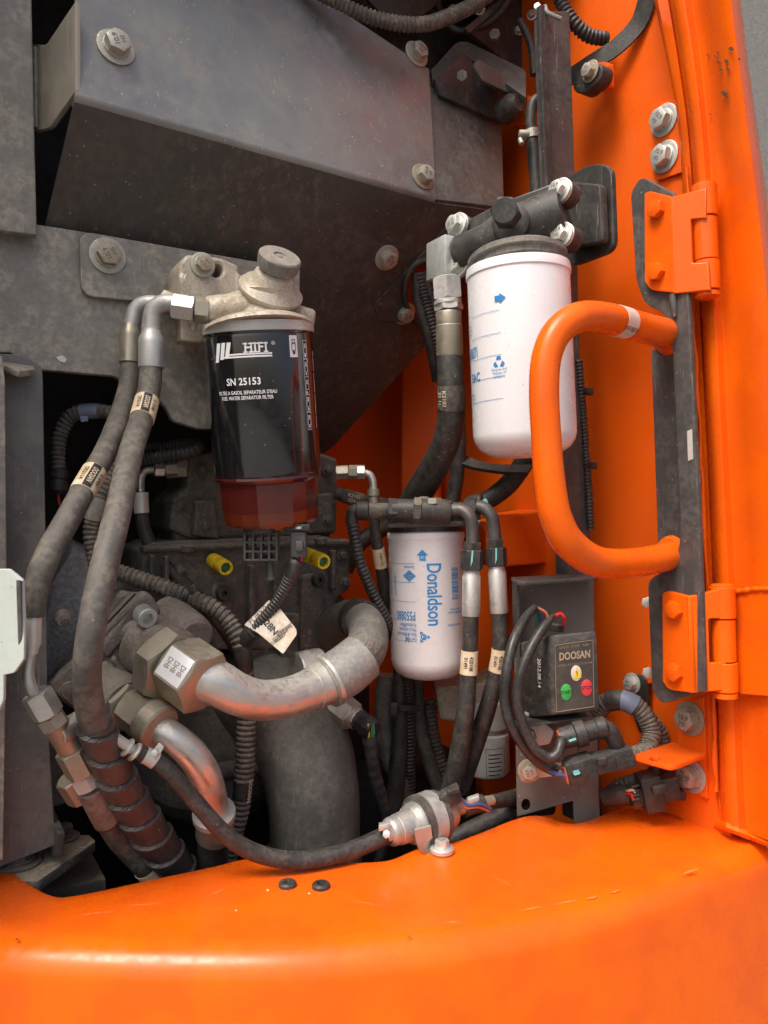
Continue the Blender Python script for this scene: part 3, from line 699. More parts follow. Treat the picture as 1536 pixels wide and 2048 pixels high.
solo('spiral_hose', corr(sp, .005, .12), M_conk, 'short black ribbed conduit curling behind the black strap at upper right', 'conduit')
st = thing('rubber_strap', 'flat black strap running diagonally down to a rubber stop', 'strap')
add('strap', bar(Path([(1120, 168, .935, 10), (1180, 128, .915, 10), (1235, 92, .895, 10), (1278, 45, .88, 10), (1296, -10, .868, 10)], 8), .020, .003, up=(-.5, -.85, 0)), M_rubk, st)
stp = thing('rubber_stop', 'black rubber stop with an orange lug and zinc bolt under the strap', 'stop')
q = PV(1185, 155, .885)
add('pad', plate(q, [(1146, 150), (1190, 122, 14), (1206, 132, 14), (1202, 160, 14), (1165, 190, 10), (1146, 182, 8)], .018, bev=.002), M_rubk, stp)
bolt(stp, q.at(1182, 143, .001), q.n, .012, M_bolt)
add('lug', plate(PV(1200, 155, .90), [(1190, 125), (1216, 124, 5), (1216, 172, 5), (1195, 180)], .01), M_orw, stp)
kn = thing('rubber_buffer', 'small black rubber buffer on the wall left of the black post top', 'buffer')
add('buffer', lathe(P(1000, 228, 1.0), P(1040, 205, .97), [(0, .008), (.2, .016), (.7, .016), (1, .010)], 24), M_rubk, kn)
add('lug', plate(PV(1040, 215, 1.02), [(1020, 195), (1055, 190), (1055, 250), (1030, 250)], .01), M_orw, kn)
ck = thing('coolant_pipe', 'thin metal pipe with a hose clamp left of the black post', 'pipe')
ckp = Path([(1100, 200, .93, 22), (1072, 200, .93, 22), (1062, 225, .93, 22), (1063, 262, .93, 22)], 8)
add('pipe', tube(ckp, 16), M_dark, ck)
ckh = Path([(1063, 258, .93, 27), (1069, 320, .93, 27), (1075, 400, .93, 27)], 8)
add('hose', tube(ckh, 18), M_rubk, ck)
cl = add('hose_clamp', band(ckh, .002, .012, .0012), M_bolt, ck)
add('clamp_screw', rod(1038, 268, .915, 1058, 268, .915, 16), M_bolt, cl); add('clamp_screw', rod(1040, 278, .915, 1044, 288, .912, 10), M_bolt, cl)
# corrugated harness taped behind the post, with ties
hs = thing('wire_harness', 'thin black harness tied down the right edge of the black post', 'harness')
add('sleeve', corr(Path([(1158, 720, .895, 14), (1168, 850, .90, 14), (1176, 960, .90, 14), (1182, 1060, .90, 14)], 10), .004, .12, 10), M_conk, hs)
for (x, y) in ((1176, 783), (1184, 931)): add('cable_tie', box(P(x, y, .885), U*.005, V*.004, W*.004, .001), M_plas, hs)
# ================================================================ UPPER WHITE FILTER
uf = thing('oil_filter', 'tall white spin-on filter with blue print behind the orange grab handle', 'filter')
a = P(1036, 548, .80); b = P(1050, 890, .80); L = (b-a).length; r = PX(104, .80)
can = add('can', lathe(a, b, [(-.035, r*.93), (-.03, r*.985), (0, r*1.0), (.022, r*1.0), (.030, r*.975), (.94, r*.985), (.98, r*.95), (1.02, r*.86), (1.05, r*.70), (1.07, r*.45), (1.075, .001)], 64), M_white, uf, 40)
axp = axis(a, b)
LN = lambda y: (y-548)/(890-548)*L
def ua(m, y, x, mat_=M_bprint): add('lettering', wrap(m, axp, LN(y), r*.985, .0003, 'around', math.asin(max(-.99, min(.99, (x-1043)/104)))), mat_, can)
ua(join(poly2d([(-.006, -.0028), (-.001, -.0028), (-.001, .0028), (-.006, .0028)]), poly2d([(-.001, -.005), (.0055, 0), (-.001, .005)])), 618, 1008)
for y in (640, 683, 724, 765, 807): ua(rect2d(-.042, -.0002, .0, .0002, 14), y, 1006)
ua(fit('P550371', .024, .0105, .012, 0, 'RIGHT'), 708, 958)
ua(text2d('EAC', .0120, .015, align='RIGHT', sx=.8), 758, 962)
ua(text2d('Kraftstofffilter\nFiltro\nFilter', .0042, 0, align='RIGHT'), 662, 948)
ua(text2d('Oil Filter\nFiltre\nFiltro', .0042, 0, align='RIGHT'), 798, 950)
for k in range(3):
    an = R(90+120*k); ua(mv(poly2d([(-.0028, -.0012), (.0028, -.0012), (.0018, .0022), (-.0018, .0022)]), .0038*math.cos(an), .0038*math.sin(an), an-R(90)), 738, 1000)
ua(text2d('Recycle and\ndispose of\nproperly', .0034, 0), 758, 1000)
head = thing('filter_manifold', 'black cast filter head with four zinc bolts above the tall white filter', 'filter head')
fp = PV(1180, 420, .838)
add('mounting_plate', plate(fp, [(1052, 402, 6), (1180, 327, 22), (1222, 330, 22), (1228, 500, 24), (1150, 530, 6), (1060, 500)], .007, bev=.0012), M_dark, head)
fb = PV(1165, 430, .826)
add('flange_block', plate(fb, [(1126, 362, 8), (1200, 368, 8), (1206, 484, 10), (1134, 496, 8), (1128, 430)], .010, bev=.002), M_dark, head)
add('boss', lathe(P(912, 512, .845), P(1130, 424, .79), [(0, PX(30, .84)), (.04, PX(36, .84)), (.3, PX(38, .83)), (.42, PX(46, .82)), (.62, PX(50, .81)), (.9, PX(52, .79)), (1, PX(50, .79))], 40), M_dark, head)
add('rib', plate(Pl(P(1000, 420, .82), (P(930, 450, .85)-P(1120, 380, .79)).cross(W)), [(925, 444, 6), (1000, 405), (1105, 366), (1130, 400), (1040, 420), (935, 470)], .012, bev=.002), M_dark, head)
add('neck_ring', lathe(P(1034, 513, .802), P(1036, 541, .80), [(0, r*.80), (.1, r*.92), (.2, r*.955), (.55, r*.965), (.6, r*.90), (1, r*.88)], 56), mat('dusty_seal_ring', (.10, .095, .085), .6, dust=.6, dustc=(.30, .27, .21), up=.3), head)
pl_ = lathe(P(1025, 452, .80), P(1012, 424, .755), [(0, PX(40, .78)), (.35, PX(38, .78)), (.4, PX(30, .78))], 32); add('plug_seat', pl_, M_dark, head)
add('plug', hexn(P(1016, 432, .770), P(1008, 420, .748), PX(29, .76), .4), M_plas, head)
for (x, y, d) in ((1113, 377, .782), (1117, 466, .778), (907, 447, .842), (911, 527, .838)):
    nn = Vector((-.75, -.62, .12)); p = P(x, y, d)
    add('boss', cyl(p-nn.normalized()*.025, p-nn.normalized()*.009, PX(25, d), .1), M_dark, head)
    add('spacer', cyl(p-nn.normalized()*.010, p-nn.normalized()*.006, PX(26, d), .2), M_boltb, head)
    bolt(head, p-nn.normalized()*.006, nn, PX(26, d), M_boltb)
# big hose from the head
bh = thing('large_hose', 'thick black hose with a zinc swivel fitting left of the tall white filter', 'hose')
add('adapter_block', box(P(890, 520, .855), U*.013, V*.018, W*.021, .002), M_boltb, bh)
add('nut', nut(893, 556, .845, 896, 602, .845, 62, .1), M_chrome, bh)
add('ring', rod(895, 600, .845, 896, 612, .845, 56), M_chrome, bh); add('nut', nut(897, 609, .845, 898, 622, .845, 58, .5), M_chrome, bh)
add('ferrule', lathe(P(897, 622, .845), P(900, 714, .85), [(0, PX(24, .85)), (.05, PX(26, .85)), (.3, PX(25, .85)), (.32, PX(26.5, .85)), (.95, PX(27, .85)), (1, PX(25.5, .85))], 32), M_brass, bh)
bp = Path([(899, 705, .85, 52), (902, 770, .85, 54), (903, 830, .86, 56), (890, 890, .88, 56), (862, 945, .92, 58), (835, 990, .96, 58), (815, 1030, 1.0, 58)], 12)
add('hose', tube(bp, 28), M_rubk, bh)
sb = bp.near(903, 792); add('printed_band', band(bp, sb-.010, sb+.014, .0006, 28), M_rub, bh); add('lettering', wrap(text2d('K2102\n32 11', .0060, .01), bp, sb+.002, 0, .0010, 'along', -.75), M_cream, bh)
hp2 = thing('cable_bundle', 'ribbed black cables passing through the hole in the shroud underside', 'cable')
for dx, w_, m in ((0, 22, M_conk), (16, 16, M_rubk), (-14, 20, M_rubk)):
    q = Path([(838+dx*.4, 545, .98, w_), (850+dx, 600, .99, w_), (872+dx, 680, 1.0, w_), (882+dx*.6, 760, 1.03, w_)], 10)
    add('cable', corr(q, .0045, .08, 12) if dx == 0 else tube(q, 14), m, hp2)
# ================================================================ BLACK WATER SEPARATOR
H0 = P(517, 672, .768); H1 = P(536, 946, .788); rH = .0530; hx = axis(H0, H1); LH = hx.L
hf = thing('water_separator_filter', 'black gloss spin-on water separator filter with white print and dark red bowl', 'filter')
cn = add('can', lathe(H0, H1, [(-.06, rH*.97), (-.035, rH*1.005), (0, rH*1.005), (.01, rH*.99), (.03, rH), (.97, rH), (.99, rH*1.005), (1.0, rH*.985)], 72), M_black, hf, 40)
add('crimp_ring', lathe(H0, H1, [(-.085, rH*.98), (-.08, rH*1.02), (-.03, rH*1.025), (-.012, rH*1.02), (-.008, rH*.99)], 72), M_boltb, cn)
def ha(m, y, x, mat_=M_wprint): add('lettering', wrap(m, hx, (y-672)/(946-672)*LH, rH, .0003, 'around', math.asin(max(-.99, min(.99, (x-(517+(y-672)*.069))/110)))), mat_, cn)
def slant(x0, y0, x1, y1, w_, sh): return poly2d([(x0, y0), (x0+w_, y0), (x1+w_+sh, y1), (x1+sh, y1)])
ha(join(poly2d([(-.0260, -.0090), (-.0216, -.0090), (-.0178, .0083), (-.0222, .0083)]), poly2d([(-.0195, -.0068), (-.0151, -.0068), (-.0120, .0083), (-.0164, .0083)]), poly2d([(-.0133, -.0046), (-.0089, -.0046), (-.0060, .0083), (-.0104, .0083)])), 706, 478)
ha(join(mv(rect2d(-.021, -.0070, .029, -.0055, 16), 0, 0), mv(rect2d(-.0150, -.0047, .029, -.0032, 14), 0, 0)), 704, 483)
ha(text2d('HIFI', .0118, .02, space=1.14, sx=.95), 701, 512)
# slab serifs of the name
_h = text2d('HIFI', .0118, .02, space=1.14, sx=.95); hh = .0038
_x0 = min(p[0] for p in _h[0]); _x1 = max(p[0] for p in _h[0])
add('lettering', wrap(join(*[rect2d(_x0+(_x1-_x0)*fx-.0013, s_*hh-.0006, _x0+(_x1-_x0)*fx+.0027, s_*hh+.0006, 2) for fx in (0, .245, .42, .56, .92) for s_ in (-1, 1)]), hx, (701-672)/(946-672)*LH, rH, .0006, 'around', math.asin((512-519)/110)), M_wprint, cn)
ha(text2d('®', .0048), 694, 545)
ha(text2d('SN 25153', .0090, .022, space=1.02, sx=.92), 763, 488)
ha(text2d("FILTRE A GASOIL SEPARATEUR D'EAU", .0047, .012, space=1.0, sx=.74), 783, 493)
ha(text2d('FUEL WATER SEPARATOR FILTER', .0047, .012, space=1.0, sx=.74), 793, 493)
def icon(k, s=1.0):
    q = frame2d(-.0034, -.0085, .0034, .0085, .0004)
    body = join(frame2d(-.0022, -.0038, .0022, .0022, .0005), frame2d(-.0018, .0024, .0018, .0056, .0005), disc2d(0, .0040, .0008))
    tip = [poly2d([(-.0018, -.0042), (.0018, -.0042), (.0010, -.0070), (-.0010, -.0070)]), join(poly2d([(.002, .0058), (.0032, .005), (.0032, .0074), (.002, .007)]), rect2d(-.001, -.0065, .001, -.0045)), poly2d([(-.0025, -.005), (.0005, -.0055), (.0005, -.0072), (-.0025, -.0068)]), rect2d(-.0012, -.0072, .0012, -.0044), poly2d([(-.0016, -.0044), (.0016, -.0044), (0, -.0074)])][k]
    return join(q, body, tip)
ha(rect2d(-.0045, -.0100, .0045, .0100, 4), 700, 584)
add('lettering', wrap(join(frame2d(-.0024, -.0040, .0024, .0026, .0006), frame2d(-.002, .0028, .002, .0064, .0006), poly2d([(-.0018, -.0044), (.0018, -.0044), (.001, -.0074), (-.001, -.0074)])), hx, (700-672)/(946-672)*LH, rH, .0006, 'around', math.asin((584-519)/110)), M_kprint, cn)
for k, y in enumerate((706, 741, 775, 808, 843)): ha(icon(k), y, 607+(y-706)*.075)
for k in range(11): ha(rect2d(-.0006, -.0030, .0004, .0022+.001*(k % 3)), 712+k*14, 624+k*.9)
rB = PX(98, .79); B1 = H1+(H1-H0).normalized()*.0500
bw = add('bowl', lathe(H1, B1, [(-.02, rH*.95), (0, rH*1.0), (.05, rH*1.01), (.10, rH*.985), (.14, rB*1.0), (.70, rB*.98)], 18, .1), M_amber, hf, 12)
add('bowl_bottom', lathe(H1, B1, [(.70, rB*.98), (.92, rB*.965), (.98, rB*.93), (1.0, rB*.80), (1.01, rB*.3)], 18, .1), M_amber3, bw, 12)
add('bowl_base', lathe(P(541, 1038, .80), P(541, 1064, .80), [(0, PX(86, .8)), (.5, PX(78, .8)), (.8, PX(66, .8)), (1, PX(40, .8))], 40), M_amber2, bw)
dr = add('drain_knob', lathe(P(521, 1050, .775), P(522, 1066, .775), [(0, PX(34, .78)), (.9, PX(34, .78)), (1, PX(32, .78))], 32), M_gplas, hf)
g = []
q = PF(521, 1090, .772)
for x in (489, 506, 522, 538, 553): g.append(plate(q, [(x-2.4, 1060), (x+2.4, 1060), (x+2.4, 1122), (x-2.4, 1122)], .014, .0004))
for y in (1068, 1085, 1103, 1120): g.append(plate(q, [(487, y-2.2), (555, y-2.2), (555, y+2.2), (487, y+2.2)], .013, .0004, off=-.0006))
add('drain_grip', join(*g), M_gplas, dr)
add('drain_tube', lathe(P(538, 1110, .785), P(543, 1160, .785), [(0, PX(9, .78)), (.88, PX(8, .78)), (.9, PX(10, .78)), (1, PX(10, .78))], 20), M_gplas, dr)
sn = add('sensor_connector', box(P(598, 1088, .775), Vector((PX(15, .775), 0, 0)), Vector((0, .009, 0)), W*PX(26, .775), .0015), M_gplas, hf)
add('connector_collar', box(P(597, 1055, .775), Vector((PX(25, .775), 0, 0)), Vector((0, .012, 0)), W*PX(7, .775), .0012), M_plas, sn)
add('connector_latch', box(P(599, 1092, .764), Vector((PX(7, .775), 0, 0)), Vector((0, .003, 0)), W*PX(10, .775), .0008), M_gplas, sn)
add('screw', lathe(P(597, 1058, .765), P(597, 1051, .765), [(0, .004), (.6, .004), (1, .001)], 16), M_boltb, sn)
# head of the separator with hand primer pump
sh2 = thing('primer_pump_head', 'dusty cast aluminium head with a round hand primer knob above the black filter', 'pump head')
add('cap', lathe(P(515, 640, .755), P(517, 658, .755), [(0, PX(60, .755)), (.2, PX(88, .755)), (.6, PX(104, .755)), (1, PX(107, .755))], 56), M_cast, sh2)
add('neck', lathe(P(533, 590, .755), P(528, 646, .755), [(0, PX(54, .755)), (.4, PX(40, .755)), (1, PX(52, .755))], 40), M_cast, sh2)
pk0 = P(533, 612, .765); pk1 = P(562, 508, .732)
px_ = lambda a: PX(a, .735)
dm = add('pump_dome', lathe(pk0, pk1, [(0, px_(38)), (.10, px_(56)), (.24, px_(64)), (.28, px_(67)), (.33, px_(67)), (.36, px_(63)), (.40, px_(60)), (.46, px_(48)), (.52, px_(44)), (.58, px_(42)), (.64, px_(38)), (.7, px_(30))], 56), M_cast, sh2)
add('primer_knob', lathe(pk0, pk1, [(.66, px_(26)), (.70, px_(36)), (.74, px_(41)), (.90, px_(44)), (.95, px_(43)), (.975, px_(40)), (.98, px_(14)), (.955, px_(12)), (.95, px_(5)), (.965, px_(4)), (.965, .0001)], 48), mat('grey_knob_plastic', (.13, .13, .128), .45, dust=.5, dustc=(.33, .29, .23), up=.45, sc_=40, bump=.1), sh2)
bq = PU(415, 560, .772)
add('mounting_lug', plate(bq, [(357, 528, 12), (374, 508, 8), (440, 514, 10), (478, 530, 10), (482, 606), (400, 615), (362, 600)], .040, bev=.003, holes=[(434, 541, 12, 13)]), M_cast, sh2)
add('foot', plate(PU(385, 650, .785), [(360, 610), (420, 620), (420, 668), (404, 686, 6), (362, 682, 6)], .02, bev=.002), M_cast, sh2)
add('slot_floor', plate(Pl(bq.p-bq.n*.015, bq.n), [(415, 525), (452, 525), (452, 560), (415, 560)], .002), M_iron, sh2)
add('inlet_boss', lathe(P(415, 620, .748), P(500, 612, .755), [(0, PX(25, .75)), (.05, PX(27, .75)), (.5, PX(28, .75)), (1, PX(36, .75))], 36), M_cast, sh2)
add('outlet_boss', lathe(P(628, 640, .775), P(570, 628, .775), [(0, PX(16, .77)), (.08, PX(20, .77)), (1, PX(26, .77))], 28), M_cast, sh2)
add('lug_rib', plate(PU(470, 560, .775), [(470, 540), (500, 560), (520, 615), (470, 615)], .03, bev=.003), M_cast, sh2)
pbolt(sh2, bq, 405, 530, 25, M_bolt, off=.001)
add('casting_mark', flat(text2d('81', .007, .01), PF(366, 552, .748), 366, 552, 0, R(-20)), M_wprint, sh2)
add('drip_lug', lathe(P(385, 640, .755), P(386, 664, .755), [(0, .006), (.6, .004), (1, .0012)], 14), M_cast, sh2)
# ================================================================ LEFT FRAME
LP = PU(40, 300, .72)
lf = thing('frame_post', 'weathered grey steel post along the upper left edge', 'post')
add('post', plate(LP, [(-80, -60), (62, -60), (70, 300), (74, 470), (-80, 450)], .012, bev=.0015), M_plate, lf)
bk = thing('cross_plate', 'wide grey steel plate across the left carrying the black filter', 'plate')
LQ = PU(0, 440, .728)
add('plate', plate(LQ, [(-80, 424), (0, 437), (160, 462), (600, 538), (600, 860), (398, 858, 8), (345, 842, 8), (332, 815, 10), (300, 780), (238, 758, 10), (228, 752, 6), (64, 738), (20, 705), (-80, 700)], .010, bev=.0012), M_plate, bk)
add('paint_chip', plate(LQ, [(112, 714), (125, 710), (134, 718), (130, 726), (118, 722)], .0006, .0001, off=.0008), M_pale, bk)
sp2 = thing('mounting_strap', 'narrow dusty steel strap with one large zinc bolt, carrying the filter head', 'strap')
LS = Pl(LQ.p+LQ.n*.008, LQ.n)
add('strap', plate(LS, [(159, 474, 14), (176, 464, 10), (380, 500), (540, 528), (540, 640), (300, 605), (176, 592, 14), (162, 575, 12)], .007, bev=.001), M_plate, sp2)
pbolt(sp2, LS, 215, 512, 36, M_bolt)
ch = thing('frame_channel', 'grey steel channel upright along the lower left edge', 'channel')
LC = PU(40, 1000, .715)
add('front_flange', plate(Pl(LC.p+LC.n*.03, LC.n), [(-80, 706, 4), (4, 712), (10, 760), (14, 1200), (6, 1720), (-80, 1730)], .008, bev=.001), M_plate, ch)
add('web', plate(LC, [(-40, 705), (50, 710, 10), (84, 735), (86, 760), (92, 1100), (96, 1440), (112, 1690), (-40, 1750)], .008, bev=.001), M_steel, ch)
add('top_cap', plate(P3((0, 725, .70), (66, 725, .735), (10, 705, .75)), [(-60, 702), (8, 700, 10), (58, 714, 10), (70, 738), (40, 742), (8, 730), (-60, 728)], .006, bev=.001), M_plate, ch)
add('gusset', plate(PV(105, 1680, .735), [(84, 1620, 4), (92, 1612), (116, 1668), (112, 1714), (60, 1714), (58, 1600)], .006, bev=.0008), M_steel, ch)
add('rear_web', plate(PU(120, 1500, .80), [(88, 1430), (150, 1540), (150, 1600), (86, 1620)], .006), M_steel, ch)
zb = .745*(1715-1024)/FPX
BP = Pl(Vector((0, .74, -zb)), W)
bpl = thing('base_plate', 'dusty black base plate bolted down at the lower left corner', 'plate')
add('plate', plate(BP, [(-60, 1735), (-40, 1690), (60, 1672), (178, 1669, 4), (192, 1682, 4), (76, 1762, 10), (20, 1762)], .010, bev=.001), mat('dusty_black_base', (.06, .058, .054), .6, dust=.5, dustc=(.36, .31, .235), up=.95, sc_=24, bump=.3), bpl)
bolt(bpl, BP.at(36, 1728), W, .021, M_iron); bolt(bpl, BP.at(124, 1676), W, .017, M_iron)
add('mount_block', box(P(90, 1790, .80), U*.05, V*.05, W*.025, .003), M_iron, bpl)
pg = thing('latch_plate', 'pale green painted chipped plate at the left edge over the hose end', 'plate')
add('plate', plate(PF(20, 1240, .575), [(-60, 1138), (18, 1138, 3), (45, 1160, 3), (49, 1250), (48, 1318, 3), (28, 1346, 3), (8, 1350), (7, 1400), (-4, 1424), (-60, 1424)], .004, bev=.0006), M_pale, pg)
add('edge_fold', plate(Pl(P(46, 1240, .578), (1, .3, 0)), [(41, 1160), (49, 1163), (53, 1320), (46, 1322)], .003), M_steel, pg)
# ================================================================ FUEL HOSES ON THE LEFT
def sticker(par, pa, x, y, ln, txt, flip=1):
    s = pa.near(x, y); st_ = add('sticker', band(pa, s-ln/2, s+ln/2, .0007, 28), M_cream, par)
    p, t, nn, r = pa.at(s)
    add('print_panel', wrap(rect2d(-ln*.48, -.0035, ln*.48, .0035, 8), pa, s, 0, .0010, 'along', 0), M_kprint, st_)
    add('lettering', wrap(text2d(txt[0], .0058, .02, .15, sx=.82*ln/.033), pa, s, 0, .0013, 'along', 0), M_cream, st_)
    add('lettering', wrap(mv(text2d(txt[1], .0048, .012), 0, .0066), pa, s, 0, .0011, 'along', 0), M_kprint, st_)
    add('lettering', wrap(mv(text2d(txt[2], .0048, .012), 0, -.0068), pa, s, 0, .0011, 'along', 0), M_kprint, st_)
    return st_
fr_ = thing('fuel_hose', 'dusty black fuel hose with spiral guard at its lower end, right of the pair', 'hose', 'fuel hoses on the left')
fpath = Path([(302, 728, .752, 44), (299, 775, .745, 45), (286, 830, .725, 46), (263, 900, .69, 48), (237, 1020, .645, 53), (212, 1120, .62, 56), (190, 1220, .605, 57), (176, 1310, .605, 56), (176, 1390, .625, 58), (194, 1460, .645, 60), (217, 1520, .665, 64), (246, 1580, .69, 66), (293, 1655, .72, 66), (345, 1725, .755, 64), (405, 1800, .80, 60)], 12)
add('hose', tube(fpath, 28, step=.004), M_rubd, fr_)
add('elbow', tube(Path([(356, 607, .745, 33), (325, 607, .748, 35), (306, 625, .75, 36), (302, 668, .752, 36)], 10), 24), M_chrome, fr_)
add('elbow_collar', rod(302, 650, .752, 303, 663, .752, 38, .15), M_chrome, fr_)
add('ferrule', lathe(P(303, 660, .752), P(303, 736, .752), [(0, PX(19, .75)), (.1, PX(20, .75)), (.22, PX(25, .75)), (.35, PX(26, .75)), (.95, PX(26, .75)), (1, PX(25, .75))], 32), M_chrome, fr_)
add('nut', nut(345, 612, .742, 390, 619, .744, 54, .15), M_chrome, fr_); add('nut', nut(391, 619, .744, 420, 622, .746, 54, .6), M_brass, fr_)
sticker(fr_, fpath, 291, 818, .026, ('DOOSAN', 'K 2186', 'DS2114'))
sg = spiral(fpath, .0290, .0038, s0=fpath.near(190, 1452), s1=fpath.near(395, 1790))
add('spiral_guard', sg, mat('red_black_guard', (.048, .042, .041), .36, dust=.4, dustc=(.15, .125, .115), sc_=20, bump=.1, speck=.5), fr_, 25)
f2 = thing('fuel_hose', 'dusty black fuel hose slanting to the left edge, left of the pair', 'hose', 'fuel hoses on the left')
gp = Path([(262, 715, .775, 40), (258, 770, .765, 41), (243, 825, .74, 43), (213, 900, .70, 45), (173, 970, .665, 47), (132, 1045, .635, 50), (96, 1110, .615, 52), (76, 1165, .61, 50), (67, 1232, .61, 40)], 12)
add('hose', tube(gp, 28, step=.004), M_rubd, f2)
add('elbow', tube(Path([(345, 612, .775, 28), (300, 605, .775, 29), (272, 618, .775, 30), (262, 660, .775, 31)], 10), 24), M_chrome, f2)
add('nut', nut(325, 600, .78, 358, 612, .78, 50, .3), M_brass, f2)
add('ferrule', lathe(P(262, 650, .775), P(260, 726, .772), [(0, PX(17, .77)), (.1, PX(18, .77)), (.2, PX(21, .77)), (.3, PX(21.5, .77)), (1, PX(21, .77))], 32), M_brass, f2)
sticker(f2, gp, 171, 962, .028, ('DOOSAN', 'K 5701', 'DS2114'))
add('ferrule', lathe(P(66, 1226, .61), P(64, 1308, .61), [(0, PX(17, .61)), (.75, PX(17, .61)), (.85, PX(13, .61)), (1, PX(11, .61))], 28), M_wsilver, f2)
add('pipe', tube(Path([(63, 1300, .61, 20), (56, 1340, .61, 24), (60, 1370, .61, 25), (72, 1395, .615, 26)], 10), 20), M_nickel, f2)
add('nut', nut(72, 1385, .615, 98, 1430, .62, 62, .3), M_nickel, f2); add('nut', nut(98, 1430, .622, 112, 1452, .625, 56, .7), M_brass, f2)
te = thing('tee_fitting', 'steel tee fitting with hex nuts below the left fuel hose', 'fitting')
add('body', rod(100, 1432, .635, 150, 1510, .66, 50), M_brass, te); add('branch', rod(115, 1470, .64, 165, 1440, .66, 46), M_nickel, te)
add('nut', nut(140, 1498, .655, 165, 1545, .665, 62, .2), M_brass, te); add('nut', nut(165, 1545, .668, 180, 1572, .672, 60, .6), M_chrome, te)
add('adapter', rod(180, 1572, .675, 215, 1640, .70, 56), M_pump, te); add('nut', nut(140, 1555, .70, 165, 1595, .71, 60, .1), M_brass, te)
add('seal', rod(164, 1428, .65, 172, 1470, .655, 22), M_rubk, te)
th_ = thing('return_hose', 'black hose with a worn label disappearing under the bumper at lower left', 'hose')
tpth = Path([(205, 1615, .705, 52), (240, 1675, .725, 52), (285, 1725, .745, 50), (340, 1790, .77, 50)], 10)
add('hose', tube(tpth, 24), M_rub, th_); add('ferrule', band(tpth, 0, .016, .002), M_dark, th_)
s = tpth.near(300, 1742); add('sticker', band(tpth, s-.010, s+.006, .0006), M_cream, th_)
add('lettering', wrap(text2d('K 2186', .0045, .012), tpth, s-.002, 0, .0010, 'along', .3), M_kprint, th_)
# ================================================================ CORRUGATED CONDUITS LEFT
k1 = thing('corrugated_conduit', 'dusty corrugated conduit arching over a plug with blue tape at far left', 'conduit')
kp = Path([(118, 950, .80, 27), (116, 910, .80, 27), (122, 865, .80, 28), (145, 830, .80, 28), (185, 822, .80, 28), (230, 830, .80, 27), (265, 870, .81, 26)], 12)
add('sleeve', corr(kp, .0048, .08), M_conduit, k1)
s = kp.near(180, 823); add('tape', band(kp, s-.010, s+.009, .0008), M_btape, k1)
add('tape_end', plate(PF(165, 838, .785), [(160, 832), (176, 832), (176, 842), (162, 844)], .0006, .0001), M_btape, k1)
add('plug', lathe(P(118, 938, .80), P(116, 988, .80), [(0, PX(18, .8)), (.35, PX(19, .8)), (.4, PX(16, .8)), (.55, PX(18, .8)), (.85, PX(19, .8)), (1, PX(12, .8))], 24), M_conk, k1)
add('wire', tube(Path([(115, 985, .80, 6), (119, 1010, .80, 6)], 6), 8), M_redw, k1)
k2 = thing('corrugated_conduit', 'taped dusty conduit seen between the two fuel hoses', 'conduit')
kp = Path([(252, 840, .80, 26), (246, 895, .79, 30), (222, 950, .78, 32), (195, 1010, .77, 32), (182, 1060, .77, 30), (188, 1110, .77, 30), (200, 1150, .77, 28)], 12)
add('sleeve', corr(kp, .005, .07), M_conduit, k2)
s = kp.near(245, 905); add('tape', band(kp, s-.012, s+.012, .0012), M_plate, k2)
s = kp.near(195, 1020); add('tape', band(kp, s-.010, s+.010, .0012), M_plate, k2)
k3 = thing('corrugated_conduit', 'long dusty corrugated conduit winding down in front of the big elbow', 'conduit')
kp = Path([(215, 1135, .80, 30), (260, 1152, .80, 32), (320, 1172, .80, 32), (370, 1190, .80, 32), (420, 1212, .80, 32), (458, 1245, .80, 33), (482, 1290, .80, 33), (490, 1345, .81, 33), (494, 1400, .82, 34), (492, 1470, .82, 38), (488, 1550, .82, 38), (480, 1620, .82, 36), (462, 1690, .82, 36), (450, 1740, .82, 36)], 12)
add('sleeve', corr(kp, .0055, .08), M_conduit, k3)
s = kp.near(376, 1190); tie = add('cable_tie', band(kp, s-.0022, s+.0022, .0022), M_plas, k3); add('tie_head', box(P(386, 1178, .78), Vector((.004, 0, .002)), Vector((0, .004, 0)), Vector((-.002, 0, .004)), .0008), M_plas, tie)
s = kp.near(490, 1310); add('tape', band(kp, s-.012, s+.014, .001), M_conk, k3)
s = kp.near(490, 1580); add('label', band(kp, s-.008, s+.008, .0008), M_conk, k3)
add('lettering', wrap(text2d('DOOSAN', .0055, .02), kp, s-.002, 0, .0012, 'along', .75), M_cream, k3)
k4 = thing('corrugated_conduit', 'short black conduit hooking round left of the black filter', 'conduit')
kp = Path([(270, 922, .84, 24), (310, 916, .84, 25), (350, 910, .84, 25), (384, 904, .845, 24), (396, 893, .86, 22), (385, 886, .875, 20), (345, 890, .89, 19), (290, 895, .90, 19)], 12)
add('sleeve', corr(kp, .0045, .09), M_conk, k4)
# ================================================================ MAIN PUMP BLOCK BEHIND THE BLACK FILTER
pb = thing('pump_block', 'dusty black cast iron pump block behind and below the black filter', 'pump')
BQ = PU(500, 1150, .92)
def bq_(off): return Pl(BQ.p+BQ.n*off, BQ.n)
add('upper_body', plate(bq_(.0), [(345, 1000, 8), (372, 975), (378, 915, 6), (420, 905), (640, 905, 6), (676, 918, 6), (675, 1064, 6), (640, 1076), (380, 1078, 10), (338, 1058, 8)], .09, bev=.004), M_iron, pb)
add('upper_boss', plate(bq_(.012), [(392, 1000, 8), (430, 1000, 8), (440, 1080, 4), (386, 1070, 4)], .03, bev=.003), M_iron, pb)
add('upper_boss', plate(bq_(.012), [(618, 990, 8), (668, 985, 8), (672, 1064, 4), (618, 1068, 4)], .03, bev=.003), M_iron, pb)
add('joint', plate(bq_(-.006), [(350, 1060), (660, 1055), (660, 1100), (350, 1100)], .07), M_iron, pb)
